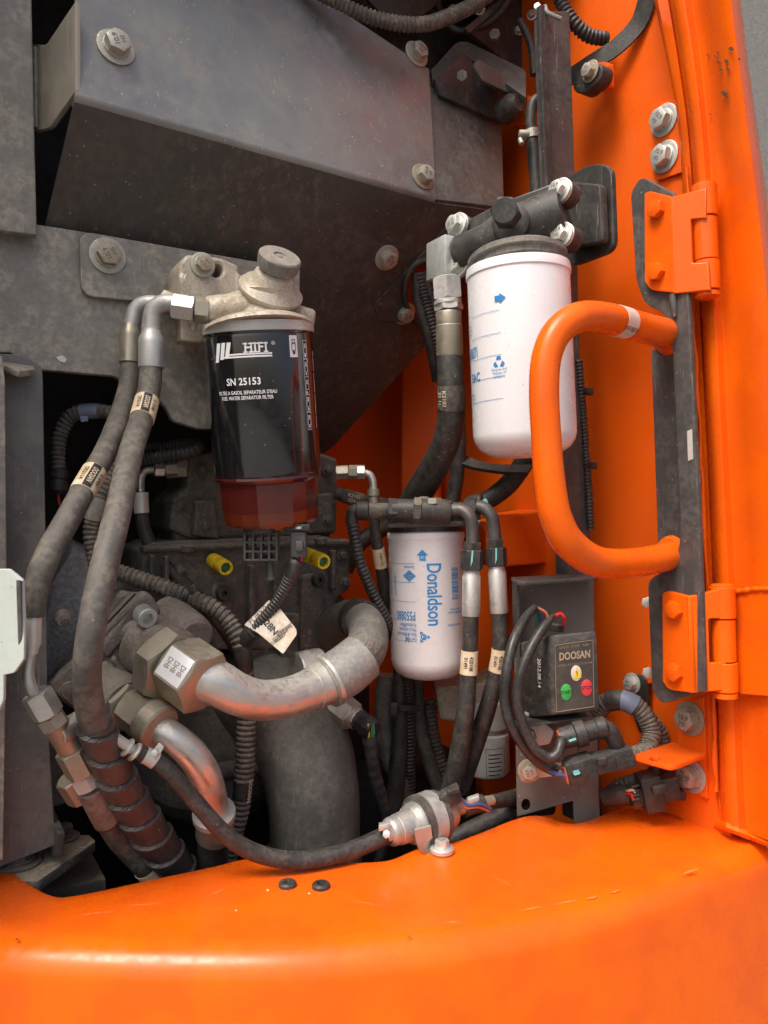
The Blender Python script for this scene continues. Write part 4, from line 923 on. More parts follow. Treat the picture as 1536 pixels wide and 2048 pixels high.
add('lower_body', plate(bq_(.014), [(282, 1098, 8), (310, 1084), (640, 1070), (703, 1082, 8), (700, 1182, 10), (678, 1192, 6), (668, 1226), (668, 1300), (292, 1300), (280, 1200)], .10, bev=.005), M_iron, pb)
add('lower_boss', plate(bq_(.024), [(420, 1195, 20), (436, 1160, 20), (468, 1178, 16), (470, 1300), (425, 1300)], .03, bev=.004), M_iron, pb)
add('lower_boss', plate(bq_(.024), [(604, 1150, 14), (640, 1145, 14), (650, 1190, 10), (646, 1300), (600, 1300)], .03, bev=.004), M_iron, pb)
add('foot', plate(bq_(.018), [(560, 1225), (672, 1230, 4), (668, 1330), (560, 1330)], .05, bev=.003), M_iron, pb)
for (x0, x1, y0, y1) in ((300, 312, 1110, 1290), (330, 340, 1112, 1200), (500, 512, 1130, 1290), (548, 560, 1125, 1290), (664, 674, 1100, 1180)):
    add('rib', plate(bq_(.026), [(x0, y0, 4), (x1, y0, 4), (x1, y1, 4), (x0, y1, 4)], .02, bev=.003), M_iron, pb)
add('ledge', plate(bq_(.022), [(286, 1092, 3), (700, 1078, 3), (700, 1092, 3), (286, 1106, 3)], .02, bev=.003), M_iron, pb)
for (x, y, o_) in ((300, 1120, .016), (360, 1140, .016), (520, 1110, .016), (586, 1140, .016), (684, 1110, .016), (690, 1165, .016), (360, 1010, .004), (655, 940, .004), (655, 1040, .014), (410, 1050, .014), (405, 940, .004), (585, 1270, .022), (655, 1265, .02)):
    pbolt(pb, bq_(o_), x, y, 12, M_iron, washer=True)
for (x, y) in ((446, 1186), (636, 1160)):
    p = bq_(.026).at(x, y); add('plug_screw', lathe(p-BQ.n*.002, p+BQ.n*.006, [(0, .0085), (.7, .0085), (1, .0075), (1, .003), (.3, .0028), (.3, .0001)], 24), M_plas, pb)
for (x, y) in ((375, 1095), (640, 1080), (605, 950)):
    p = bq_(.02).at(x, y); add('bolt_cap', cyl(p-W*.006, p+W*.003, .008, .2), M_iron, pb)
for (x, y, d) in ((619, 1266, .895), (614, 1296, .895)): add('stud', lathe(P(x, y, d), P(x, y, d-.008), [(0, .004), (.8, .004), (1, .003)], 14), M_iron, pb)
for nm, (x, y, tx, ty) in (('left', (432, 1124, 452, 1136)), ('right', (620, 1112, 648, 1124))):
    c_ = thing('test_port_cap', 'yellow plastic test port cap with a green tip, %s one on the pump block' % nm, 'cap', 'yellow caps on the pump block')
    a, b = P(x, y, .872), P(tx, ty, .845)
    add('cap', lathe(a, b, [(-.3, .0082), (0, .0085), (.35, .0085), (.4, .0076), (.45, .0085), (.9, .0085), (1, .0078), (1, .0056), (.8, .0052)], 28), M_yel, c_)
    add('tip', lathe(a, b, [(.7, .0052), (.9, .0048), (.95, .0001)], 20), M_green, c_)
# fittings left and right of the block
lt = thing('elbow_fitting', 'dull brass elbow fitting left of the pump block with a clear sleeved hose', 'fitting')
add('nut', nut(377, 938, .885, 358, 938, .885, 38, .1), M_brass, lt); add('nut', nut(360, 938, .885, 330, 940, .88, 34, .5), M_brass, lt); add('nut', nut(328, 940, .88, 308, 940, .875, 28, .1), M_nickel, lt)
add('elbow', tube(Path([(310, 940, .875, 15), (292, 942, .875, 15), (283, 955, .875, 15), (282, 985, .87, 15)], 8), 14), M_nickel, lt)
lh = Path([(282, 985, .86, 26), (284, 1030, .86, 27), (292, 1070, .86, 28), (315, 1115, .86, 29), (348, 1150, .86, 29), (400, 1200, .87, 29), (450, 1260, .88, 28), (480, 1310, .89, 28)], 12)
add('hose', tube(lh, 20), M_rubk, lt); add('clear_sleeve', band(lh, -.0, lh.near(283, 1026), .0008), M_wsilver, lt)
rt = thing('elbow_fitting', 'nickel elbow fitting right of the black filter bowl', 'fitting')
add('nut', nut(672, 945, .925, 697, 944, .925, 30, .2), M_brass, rt); add('nut', nut(697, 944, .925, 716, 944, .925, 28, .6), M_brass, rt); add('nut', nut(714, 944, .925, 730, 944, .925, 30, .2), M_nickel, rt)
add('elbow', tube(Path([(728, 945, .925, 15), (740, 950, .925, 15), (746, 965, .925, 15), (747, 985, .925, 15)], 8), 14), M_nickel, rt)
rh = Path([(747, 980, .925, 21), (748, 1015, .925, 22), (750, 1060, .93, 22), (762, 1130, .94, 24), (772, 1200, .95, 26), (780, 1260, .96, 26)], 10)
add('ferrule', lathe(P(747, 978, .925), P(748, 1016, .925), [(0, PX(12, .92)), (.35, PX(12, .92)), (.4, PX(10, .92)), (1, PX(10, .92))], 20), M_brass, rt)
add('hose', tube(rh, 18, s0=.02), M_rubk, rt)
s = rh.near(759, 1118); add('sticker', band(rh, s-.012, s+.012, .0006), M_cream, rt)
add('lettering', wrap(text2d('324001 421', .0035, .01), rh, s, 0, .0009, 'along', .2), M_kprint, rt)
r2 = thing('rubber_hose', 'short black hose with a brown printed label right of the bowl', 'hose')
rp = Path([(670, 985, .95, 26), (710, 998, .955, 27), (760, 1008, .97, 26), (800, 1010, .99, 26)], 8)
add('hose', tube(rp, 18), M_rubk, r2); s = rp.near(704, 996); add('sticker', band(rp, s-.012, s+.012, .0006), M_rub, r2)
add('lettering', wrap(text2d('K2102\n3241', .0055, .01), rp, s, 0, .0009, 'along', .0), M_cream, r2)
# ================================================================ GEAR PUMP AT LOWER LEFT
gp_ = thing('gear_pump', 'brown cast iron gear pump with two large hex ports at lower left', 'pump')
gn = Vector((.42, -.80, -.10)).normalized()
G0 = Pl(P(200, 1260, .76), gn)
def gq(o): return Pl(G0.p+gn*o, gn)
add('rear_body', plate(gq(-.045), [(66, 1310, 10), (92, 1180, 16), (148, 1092, 14), (280, 1165, 20), (296, 1220, 10), (160, 1340, 10), (84, 1368, 10)], .09, bev=.006), M_pumpb, gp_)
add('mid_section', plate(gq(-.022), [(118, 1345, 8), (170, 1290, 10), (240, 1185, 12), (300, 1190, 16), (320, 1225, 14), (300, 1330, 10), (245, 1425, 14), (180, 1440, 10), (100, 1390, 10)], .03, bev=.003), M_pump, gp_)
add('cover', plate(gq(.0), [(112, 1378, 12), (150, 1320, 8), (268, 1190, 10), (300, 1192, 12), (318, 1222, 12), (306, 1262, 10), (270, 1290, 10), (300, 1340, 10), (268, 1420, 14), (230, 1446, 14), (178, 1436, 14)], .022, bev=.004), M_pump, gp_)
a = P(262, 1232, .775); b = P(352, 1330, .705); dirp = (b-a).normalized()
add('boss', lathe(P(335, 1232, .80), P(390, 1278, .76), [(0, PX(44, .78)), (.8, PX(44, .78)), (.95, PX(42, .78)), (1, PX(34, .78))], 36), M_pump, gp_)
add('boss', lathe(P(255, 1255, .775), P(318, 1295, .735), [(0, PX(30, .75)), (.9, PX(24, .75)), (1, PX(21, .75)), (1, PX(9, .75)), (.8, PX(9, .75))], 28), M_pump, gp_)
add('port', lathe(P(298, 1290, .765), P(345, 1325, .735), [(0, PX(64, .76)), (.3, PX(60, .76)), (.6, PX(64, .76)), (.92, PX(65, .76)), (1, PX(60, .76))], 44), M_pump, gp_)
add('port', lathe(P(205, 1376, .762), P(255, 1412, .73), [(0, PX(58, .75)), (.35, PX(52, .75)), (.6, PX(54, .75)), (.93, PX(55, .75)), (1, PX(48, .75))], 40), M_pump, gp_)
add('rib', plate(gq(.012), [(235, 1290, 8), (275, 1330, 8), (290, 1375, 8), (250, 1370, 8), (210, 1330, 8)], .03, bev=.004), M_pump, gp_)
bolt(gp_, P(284, 1226, .745), Vector((.62, -.72, -.28)), PX(33, .745), M_boltb, 'socket', False)
add('flange_rim', plate(gq(.014), [(200, 1292, 8), (285, 1186, 8), (304, 1190, 10), (322, 1222, 12), (312, 1246, 10), (262, 1268, 8), (215, 1318, 8)], .016, bev=.003), M_pump, gp_)
add('flange_rim', plate(gq(.010), [(92, 1372, 8), (150, 1322, 8), (192, 1310, 6), (170, 1352, 6), (190, 1420, 8), (160, 1424, 8)], .014, bev=.003), M_pump, gp_)
add('rib', plate(gq(.020), [(262, 1300, 5), (272, 1296, 5), (290, 1362, 5), (278, 1372, 5)], .02, bev=.002), M_pump, gp_)
add('rib', plate(gq(.020), [(222, 1322, 5), (232, 1314, 5), (262, 1352, 5), (250, 1362, 5)], .02, bev=.002), M_pump, gp_)
for (x, y, rr_) in ((140, 1378, .010), (205, 1432, .008), (285, 1385, .009), (128, 1240, .007)):
    p = gq(.006).at(x, y); add('boss', lathe(p-gn*.01, p+gn*.006, [(0, rr_*1.2), (.7, rr_), (1, rr_*.85)], 24), M_pump, gp_); add('screw', hexn(p+gn*.005, p+gn*.009, rr_*.6), M_iron, gp_)
add('seam', bar(Path([(118, 1360, .752, 5), (165, 1300, .752, 5), (270, 1188, .752, 5)], 8), .0015, .004), M_void, gp_)
# upper port: hex adapter, union nut, bent pipe
lp_ = thing('suction_pipe', 'bent nickel plated pipe with a large stamped union nut, upper of two', 'pipe')
add('adapter_hex', nut(322, 1318, .735, 352, 1340, .722, 152, .9), M_brass, lp_)
un_ = add('union_nut', nut(356, 1330, .72, 412, 1370, .70, 136, .28), M_brass, lp_)
bpth = Path([(395, 1352, .71, 92), (430, 1364, .712, 90), (475, 1388, .72, 84), (520, 1400, .735, 80), (570, 1396, .755, 80), (615, 1381, .775, 82), (652, 1364, .79, 84), (690, 1340, .80, 86)], 12)
add('pipe', tube(bpth, 40, step=.004), M_nickel, lp_)
s = bpth.near(652, 1360); fl2 = add('flange_ring', tube(bpth, 40, s-.002, s+.004, lambda x, a, r: r*1.30, .002), M_nickel, lp_)
add('pipe_collar', tube(bpth, 40, s-.020, s-.002, lambda x, a, r: r*1.05, .004), M_nickel, lp_)
sl = Path([(655, 1362, .792, 100), (690, 1342, .80, 102), (724, 1314, .812, 98)], 10)
add('sleeve', tube(sl, 36), mat('grey_sleeve', (.22, .215, .20), .55, .2, dust=.4, dustc=(.30, .28, .24), sc_=15, bump=.12, fine=.3), lp_)
sh3 = Path([(708, 1328, .808, 92), (732, 1295, .82, 84), (736, 1262, .84, 78), (720, 1240, .87, 75), (690, 1238, .91, 73), (662, 1262, .95, 73)], 10)
hz_ = add('rubber_hose', tube(sh3, 32), M_elbow, lp_)
add('lettering', wrap(text2d('ORA4 -', .013, .012), sh3, sh3.near(730, 1300)-.002, 0, .0006, 'around', .35), M_dprint, hz_)
s = sh3.near(722, 1240); add('hose_clamp', band(sh3, s-.004, s+.012, .0025, 32), M_rubk, lp_)
add('grip_ring', rod(592, 1335, .80, 640, 1325, .82, 60), M_nickel, lp_)
# stamped print on the union nut facet
def facet(a, b, r, rot, want):
    a, b = Vector(a), Vector(b); t = (b-a).normalized(); up = Vector((0, -1, 0)); n = (up-t*up.dot(t)).normalized(); bb = t.cross(n)
    best = None
    for k in range(6):
        an = rot+math.pi/6+k*math.pi/3; nn = n*math.cos(an)+bb*math.sin(an)
        if best is None or nn.dot(want) > best[0]: best = (nn.dot(want), nn)
    return (a+b)/2+best[1]*(r*math.cos(math.pi/6)), best[1], t
fc, fn, ft = facet(P(356, 1330, .72), P(412, 1370, .70), PX(136, .71)/2, .28, Vector((.1, -.75, .65)))
fb_ = fn.cross(ft); hl = (P(412, 1370, .70)-P(356, 1330, .72)).length*.40; hw = PX(136, .71)/2*.44
add('facet_glint', box(fc+fn*.0003, ft*hl, fb_*hw, fn*.0004, .0002), M_white, un_)  # white panel stands in for the bright reflection on this facet
for k in range(3):
    m = fit('DH8', .010, .0062, .008)
    add('lettering', ([fc+fn*.0009+ft*(p[1]-.008+k*.0085)+fb_*(p[0]*-1) for p in m[0]], m[1]), M_dprint, un_)
# lower port
l2_ = thing('pressure_pipe', 'smaller bent nickel plated pipe with hex fitting, lower of two', 'pipe')
add('adapter_hex', nut(238, 1398, .74, 262, 1415, .728, 96, .9), M_brass, l2_)
add('union_nut', nut(264, 1412, .727, 300, 1440, .712, 92, .25), M_brass, l2_)
add('union_sleeve', rod(296, 1438, .714, 322, 1458, .705, 92, .1), M_brass, l2_)
b2 = Path([(308, 1452, .712, 60), (345, 1474, .71, 60), (385, 1510, .715, 62), (412, 1555, .725, 62), (425, 1605, .74, 60), (430, 1650, .755, 60)], 12)
add('pipe', tube(b2, 36, step=.004), M_nickel, l2_)
s = b2.near(428, 1628); add('flange_ring', tube(b2, 36, s-.002, s+.004, lambda x, a, r: r*1.42, .002), M_boltb, l2_)
b3 = Path([(428, 1622, .75, 74), (430, 1655, .76, 76), (426, 1690, .77, 70), (428, 1760, .79, 66)], 8)
add('ferrule', tube(b3, 32, .004, b3.near(428, 1672)), M_brass, l2_); add('hose', tube(b3, 28, b3.near(428, 1660), None, lambda x, a, r: r-.0022), M_rubk, l2_)
# ================================================================ BIG RUBBER ELBOW, THIN HOSE, SENSOR
eb = thing('intake_elbow', 'very thick dusty rubber elbow hose rising in the middle above the bumper', 'hose')
ep_ = Path([(440, 1380, 1.0, 190), (500, 1385, .96, 200), (560, 1425, .92, 205), (605, 1500, .90, 196), (625, 1580, .89, 186), (630, 1660, .89, 180), (628, 1760, .89, 180)], 14)
add('elbow', tube(ep_, 48, step=.006), M_elbow, eb)
s = ep_.near(630, 1702); add('end_cuff', band(ep_, s-.004, s+.03, .003, 48), M_elbow, eb)
tb2 = thing('round_casing', 'dark round casing behind the two nickel plated pipes', 'casing')
add('casing', lathe(P(430, 1480, .97), P(395, 1460, .90), [(0, .10), (.7, .095), (.9, .085), (1, .06)], 48), M_iron, tb2)
add('cross_tube', rod(420, 1545, .86, 520, 1530, .88, 36), M_iron, tb2)
add('block', plate(PU(560, 1340, .93), [(500, 1300), (600, 1290), (640, 1330), (640, 1400), (520, 1400)], .05, bev=.003), M_iron, tb2)
rl = thing('thin_rubber_hose', 'thin worn rubber hose drooping from a steel clamp to the inline fuel pump', 'hose')
rp = Path([(268, 1500, .66, 30), (305, 1518, .665, 31), (345, 1550, .67, 32), (395, 1608, .68, 33), (450, 1668, .69, 34), (510, 1705, .70, 35), (590, 1721, .71, 35), (670, 1710, .725, 36), (730, 1690, .74, 36), (785, 1664, .755, 36)], 12)
add('hose', tube(rp, 24, step=.004), M_rubk, rl)
add('pipe_stub', rod(222, 1470, .65, 270, 1503, .66, 22), M_nickel, rl)
for s_ in (0, .006): 
    a = P(252+s_*2500, 1493+s_*1500, .656); add('ferrule_ring', cyl(a, a+(P(270, 1503, .66)-P(222, 1470, .65)).normalized()*.003, .0082, .15), M_nickel, rl)
s = rp.near(303, 1517); cl = add('hose_clamp', band(rp, s-.006, s+.005, .0008), M_chrome, rl)
cq = PF(312, 1503, .645)
add('clamp_tab', plate(cq, [(306, 1500), (318, 1485, 3), (328, 1495, 3), (312, 1522), (300, 1512)], .002), M_chrome, cl)
bolt(cl, P(310, 1505, .643), (0, -1, 0), .0042, M_boltb, washer=False)
ip = thing('inline_fuel_pump', 'round zinc plated inline fuel pump clamped to the bumper top', 'pump')
A0 = P(770, 1668, .752); A1 = P(905, 1620, .80); LL = (A1-A0).length
rr = lambda a: PX(a*.87, .775)
add('casing', lathe(A0, A1, [(.0, rr(12)), (.04, rr(26)), (.07, rr(31)), (.10, rr(32)), (.16, rr(32)), (.17, rr(34)), (.32, rr(36)), (.34, rr(42)), (.40, rr(46)), (.42, rr(48)), (.47, rr(48))], 48), M_zincd, ip)
add('rubber_band', lathe(A0, A1, [(.45, rr(50)), (.46, rr(60)), (.52, rr(61)), (.54, rr(56))], 48), M_rub, ip)
add('clamp_band', lathe(A0, A1, [(.53, rr(55)), (.54, rr(60)), (.70, rr(61)), (.71, rr(56))], 48), M_zincd, ip)
add('rubber_band', lathe(A0, A1, [(.70, rr(55)), (.71, rr(60)), (.78, rr(58)), (.80, rr(52))], 48), M_rub, ip)
add('end_cap', lathe(A0, A1, [(.78, rr(46)), (.92, rr(42)), (.97, rr(36)), (1.0, rr(18))], 48), M_brass, ip)
cs = add('hose_clamp', cyl(P(768, 1669, .75), P(782, 1664, .754), rr(21), .1), M_chrome, ip)
bolt(cs, P(774, 1668, .732), (-.2, -.9, .3), .0058, M_boltb, washer=False); add('clamp_ear', box(P(768, 1652, .742), Vector((.005, 0, .001)), Vector((0, .004, 0)), W*.003, .0008), M_chrome, cs)
add('mount_strap', bar(Path([(845, 1655, .748, 10), (850, 1685, .752, 10), (862, 1700, .758, 10), (886, 1703, .757, 10)], 8), .016, .003, up=(0, -.7, .7)), M_zincd, ip)
pt = onZ(884, 1706); add('mount_foot', cyl(pt+W*.0005, pt+W*.006, .0115, .1), M_boltb, ip); bolt(ip, pt+W*.005, W, .0105, M_boltb)
add('outlet_pipe', lathe(A1, P(985, 1600, .83), [(0, rr(17)), (.3, rr(17)), (.32, rr(14)), (.8, rr(14)), (1, rr(12))], 24), M_brass, ip)
add('outlet_hose', tube(Path([(925, 1618, .808, 34), (965, 1606, .82, 34)], 4), 20), M_rubk, ip); add('outlet_hose', tube(Path([(972, 1606, .83, 26), (1010, 1599, .865, 30), (1050, 1592, .91, 36)], 6), 20), M_rubk, ip)
pc_ = add('plug', box(P(900, 1592, .785), Vector((rr(24), .004, rr(8))), Vector((0, .010, 0)), Vector((-rr(5), 0, rr(15))), .0015), M_plas, ip)
add('plug_boot', lathe(P(888, 1606, .785), P(870, 1600, .78), [(0, rr(16)), (.5, rr(17)), (1, rr(10))], 24), M_plas, ip)
add('plug_latch', box(P(906, 1580, .778), Vector((rr(14), 0, rr(3))), Vector((0, .006, 0)), W*rr(5), .0008), M_plas, ip)
add('wire', tube(Path([(922, 1596, .785, 6), (935, 1610, .785, 6), (960, 1608, .79, 6), (982, 1618, .80, 6)], 6), 8), M_bluw, ip)
add('wire', tube(Path([(922, 1600, .785, 5), (932, 1616, .785, 5), (955, 1614, .79, 5), (978, 1622, .80, 6)], 6), 8), M_copw, ip)
add('clamp', box(P(946, 1598, .80), Vector((.006, 0, .002)), Vector((0, .004, 0)), W*.003, .001), M_boltb, ip)
# flat low pipe behind the ledge
solo('drain_hose', tube(Path([(880, 1690, .86, 30), (960, 1650, .88, 34), (1040, 1620, .90, 36), (1100, 1612, .92, 34)], 8), 18), M_rubk, 'dark hose lying low behind the bumper ledge right of the fuel pump', 'hose')
se = thing('pressure_sensor', 'steel hex pressure sensor with a black plug and yellow and green wires', 'sensor')
add('hex', nut(672, 1408, .90, 706, 1436, .885, 62, .3), M_nickel, se)
add('collar', rod(700, 1428, .888, 716, 1440, .88, 44), M_nickel, se)
add('plug', lathe(P(708, 1432, .885), P(748, 1462, .865), [(0, PX(18, .88)), (.3, PX(22, .88)), (.35, PX(19, .88)), (.7, PX(23, .88)), (1, PX(19, .88))], 10), M_plas, se, 20)
for (x, m) in ((738, M_yelw), (744, M_grnw), (748, M_grnw)): add('wire', tube(Path([(x-2, 1447, .86, 5), (x, 1462, .86, 5), (x-1, 1480, .862, 5)], 6), 8), m, se)
sp_ = Path([(740, 1474, .865, 27), (742, 1495, .865, 27), (748, 1540, .87, 25), (765, 1600, .88, 23), (775, 1650, .89, 21), (755, 1730, .90, 20)], 10)
add('sleeve', corr(sp_, .012, .04, 16), M_conk, se); add('sleeve_collar', band(sp_, 0, .006, .0018), M_plas, se)
# paper tag on the connector lead
tg = thing('paper_tag', 'soiled paper wire tag hanging from the lead below the bowl', 'tag')
q = P3((490, 1255, .79), (540, 1200, .79), (560, 1300, .775))
pa_ = add('paper', plate(q, [(488, 1250, 3), (538, 1200, 3), (556, 1212), (592, 1258, 8), (594, 1268, 6), (566, 1308, 3), (516, 1266)], .0008, .0002), M_paper, tg)
dr_ = R(-42)
add('lettering', flat(text2d('328N', .0098, .012), q, 539, 1252, .0006, dr_), M_kprint, pa_)
add('lettering', flat(text2d('FUBX0', .0080, .0), q, 516, 1230, .0006, R(46)), M_dprint, pa_)
add('lettering', flat(text2d('KZZ.0TS', .0048), q, 570, 1262, .0006, R(38)), M_kprint, pa_); add('lettering', flat(text2d('IB0313', .0048), q, 560, 1276, .0006, R(38)), M_kprint, pa_)
for k in range(4): add('ruled_line', flat(rect2d(-.012, -.00025, .012, .00025), q, 572-k*8, 1254+k*11, .0005, R(38)), M_kprint, pa_)
wl_ = thing('sensor_lead', 'black ribbed sensor lead running from the filter plug into the paper tag', 'cable')
wp = Path([(603, 1112, .775, 8), (594, 1124, .775, 33), (585, 1145, .775, 31), (572, 1175, .78, 26), (556, 1202, .785, 24), (530, 1235, .79, 24), (500, 1268, .795, 24), (488, 1285, .80, 24)], 10)
add('sleeve', corr(wp, .0038, .07, 16, wp.near(585, 1150)), M_conk, wl_)
add('boot', tube(wp, 20, wp.near(596, 1120), wp.near(582, 1152)), M_plas, wl_)
add('wire', tube(Path([(604, 1105, .772, 7), (602, 1122, .774, 7)], 4), 8), M_redw, wl_)
add('tape', band(wp, wp.near(505, 1262), wp.L, .0025), M_plas, wl_)
# ================================================================ LOWER WHITE FILTER
lf2 = thing('fuel_filter', 'white spin-on fuel filter with large blue vertical lettering in the centre', 'filter')
a = P(852, 1072, .93); b = P(858, 1322, .93); rL = PX(77.5, .93); lx = axis(a, b); LLn = lx.L
cn2 = add('can', lathe(a, b, [(-.04, rL*.93), (-.03, rL*1.0), (.0, rL*1.01), (.015, rL*1.0), (.025, rL*.98), (.97, rL*.985), (1.02, rL*.95), (1.07, rL*.86), (1.11, rL*.68), (1.13, rL*.42), (1.135, .001)], 64), M_white, lf2, 40)
def la(m, y, x, mode='around', mat_=M_bprint): add('lettering', wrap(m, lx, (y-1072)/(1322-1072)*LLn, rL*.985, .0003, mode, math.asin(max(-.98, min(.98, (x-855)/77)))*(-1 if mode == 'along' else 1)), mat_, cn2)
T = text2d('Donaldson', .0235, .012, space=.98, sx=.86)
xs_ = [a_[0] for a_ in T[0]]; wT = max(xs_)-min(xs_)
sc2 = (118/FPX*.93)/wT
la(mv(([(x*sc2, y) for x, y in T[0]], T[1]), 0, .002), 1181, 846, 'along')
# serifs on the upright strokes of the name
la(join(poly2d([(-.0035, -.005), (-.0035, .001), (-.0065, .001), (0, .0075), (.0065, .001), (.0035, .001), (.0035, -.005)]), ), 1108, 847)
la(mv(poly2d([(-.0022, -.0040), (-.0022, -.0005), (.0022, -.0005), (.0022, -.0040)]), 0, 0), 1107, 847, 'around', M_wprint)
for y in (1122, 1158, 1195, 1231, 1271): la(rect2d(-.036, -.0002, .0, .0002, 12), y, 832)
la(mv(fit('P550880', .0262, .0098, .015), 0, 0, R(180)), 1222, 811)
for k, t in enumerate(('Kraftstofffilter', 'Filtre à carburant', 'Filtro de combustible', 'Fuel Filter')): la(mv(fit(t, (.0215, .0225, .0265, .0135)[k], .0044, .006, 0, 'LEFT'), 0, 0, R(180)), 1240+k*9, 832)
for k in range(9): hh_ = .010*(1-abs(k-4)/5); la(rect2d(-hh_*.8, -.0005, hh_*.8, .0005, 3), 1136+k*2.4, 821)
la(mv(text2d('Synteq', .0048, .006), 0, 0, R(180)), 1129, 821)
random.seed(3); y = 1132
while y < 1195:
    w_ = random.choice((.6, 1.1, 1.8)); la(rect2d(-.0052, -w_*.00030, .0052, w_*.00030, 3), y, 909); y += w_+random.choice((1.0, 1.6, 2.2))
la(text2d('7 42330 04974 0', .0042, .006, sx=.9), 1163, 917, 'along')
la(mv(text2d('Misto/Mikrometru\nMann/Forna', .0036, .005, sx=.8), 0, 0, R(180)), 1215, 908)
la(mv(text2d('Data/Fecha/Date', .0036, .005, sx=.8), 0, 0, R(180)), 1242, 906)
la(text2d('EAC', .0075, .012, sx=.7), 1266, 897, 'along')
la(join(disc2d(0, 0, .0035), *[mv(poly2d([(-.0025, .0042), (.0025, .0042), (0, .0075)]), 0, 0, R(120*k+30)) for k in range(3)]), 1262, 846); la(disc2d(0, 0, .0018), 1262, 846, 'around', M_wprint)
h2 = thing('filter_manifold', 'dusty black filter head with hose elbows above the lower white filter', 'filter head')
add('neck_ring', lathe(P(852, 1030, .93), P(852, 1066, .93), [(0, rL*.7), (.2, rL*.98), (.6, rL*1.0), (.65, rL*.93), (1, rL*.90)], 56), M_dark, h2)
add('block', plate(PF(870, 1035, .885), [(775, 1022, 6), (800, 1005, 6), (940, 1004, 6), (962, 1012), (962, 1046, 4), (776, 1050, 4)], .07, bev=.003), M_dark, h2)
add('boss', lathe(P(775, 1020, .88), P(900, 1024, .88), [(0, PX(20, .88)), (.1, PX(23, .88)), (.5, PX(24, .88)), (.9, PX(26, .88)), (1, PX(22, .88))], 32), M_dark, h2)
p = P(848, 1004, .905); bolt(h2, p, W, .0085, M_bolt); 
for x in (800, 935): bolt(h2, P(x, 1008, .90), W, .006, M_dark, washer=False)
add('nut', nut(775, 1020, .88, 796, 1021, .88, 50, .3), M_dark, h2); add('nut', nut(826, 1021, .878, 842, 1022, .878, 54, .6), M_iron, h2)
add('adapter', rod(940, 1010, .90, 966, 1006, .895, 40), M_dark, h2); add('nut', nut(962, 1012, .90, 975, 1010, .90, 30, .2), M_cyan, h2)
add('vent_plug', hexn(P(868, 1008, .875), P(868, 996, .875), .009), M_bolt, h2)
add('lip', plate(PF(870, 1048, .880), [(774, 1044, 3), (962, 1040, 3), (962, 1052, 3), (776, 1056, 3)], .05, bev=.002), M_iron, h2)
add('sensor_stem', rod(778, 1022, .885, 735, 1022, .88, 32), M_iron, h2); add('sensor_plug', rod(738, 1022, .88, 712, 1022, .88, 38), M_plas, h2)
add('sensor_elbow', tube(Path([(722, 1020, .88, 26), (706, 1024, .88, 26), (704, 1048, .88, 25)], 8), 16), M_plas, h2)
sl_ = Path([(705, 1045, .88, 24), (712, 1085, .885, 22), (722, 1130, .89, 21), (745, 1185, .90, 21), (768, 1230, .91, 21), (790, 1275, .93, 21), (812, 1340, .97, 22), (818, 1450, .99, 24), (818, 1600, 1.0, 24)], 12)
solo('corrugated_conduit', corr(sl_, .0048, .09), M_conk, 'thin black corrugated conduit dropping left of the lower white filter', 'conduit')
def pipehose(lbl, el, nuts, fer, path, lab):
    t = thing('filter_hose', lbl, 'hose', 'hoses of the lower white filter')
    add('elbow', tube(Path(el, 10), 18), mat_el, t)
    for n_ in nuts: add('nut', nut(*n_[:8]), M_dark if n_[8] else M_brass, t)
    add('ferrule', lathe(P(*fer[0]), P(*fer[1]), [(0, PX(fer[2]*.42, .87)), (.12, PX(fer[2]*.44, .87)), (.16, PX(fer[2]*.5, .87)), (.95, PX(fer[2]*.5, .87)), (1, PX(fer[2]*.47, .87))], 12), M_chrome, t, 40)
    pa = Path(path, 12); add('hose', tube(pa, 22), M_rubk, t)
    s = pa.near(*lab); add('sticker', band(pa, s-.013, s+.013, .0006), M_cream, t)
    add('lettering', wrap(mv(text2d('420108\n01491', .0058, .012, sx=.9), 0, .001), pa, s, 0, .0009, 'along', -.2), M_kprint, t)
    x0, y0 = nuts[-1][0], nuts[-1][1]
    add('paint_mark', wrap(poly2d([(-.0012, -.012), (.0010, -.006), (.0016, .008), (-.0002, .006)]), axis(P(*nuts[-1][:3]), P(*nuts[-1][3:6])), .006, PX(21, .865), .0005), M_cyan, t)
    return t
mat_el = mat('dark_steel_elbow', (.09, .088, .085), .42, .5, dust=.3, dustc=(.2, .175, .14), up=.2, sc_=30, bump=.05)
pipehose('black filter hose with crimped ferrule nearest the lower white filter', [(895, 1022, .88, 26), (922, 1020, .875, 26), (940, 1034, .87, 26), (945, 1060, .87, 26), (945, 1088, .87, 26)],
         [(878, 1022, .885, 904, 1022, .88, 44, .2, 1), (945, 1084, .87, 944, 1101, .87, 38, .1, 1), (944, 1100, .87, 943, 1140, .87, 46, .4, 1)], ((943, 1138, .87), (942, 1232, .87), 37),
         [(942, 1225, .87, 31), (940, 1290, .87, 32), (936, 1360, .87, 34), (930, 1430, .87, 37), (918, 1510, .88, 40), (900, 1590, .89, 42)], (940, 1325))
pipehose('black filter hose with crimped ferrule farther from the lower white filter', [(935, 1018, .89, 24), (962, 1014, .885, 26), (982, 1030, .88, 26), (988, 1055, .88, 26), (990, 1082, .88, 26)],
         [(930, 1016, .892, 955, 1015, .888, 42, .4, 1), (990, 1078, .88, 991, 1096, .88, 36, .1, 1), (991, 1095, .88, 993, 1132, .88, 44, .5, 1)], ((993, 1130, .88), (999, 1226, .88), 37),
         [(998, 1220, .88, 31), (1001, 1290, .88, 32), (992, 1350, .885, 33), (974, 1420, .89, 35), (950, 1490, .90, 37), (918, 1580, .91, 40)], (1000, 1318))
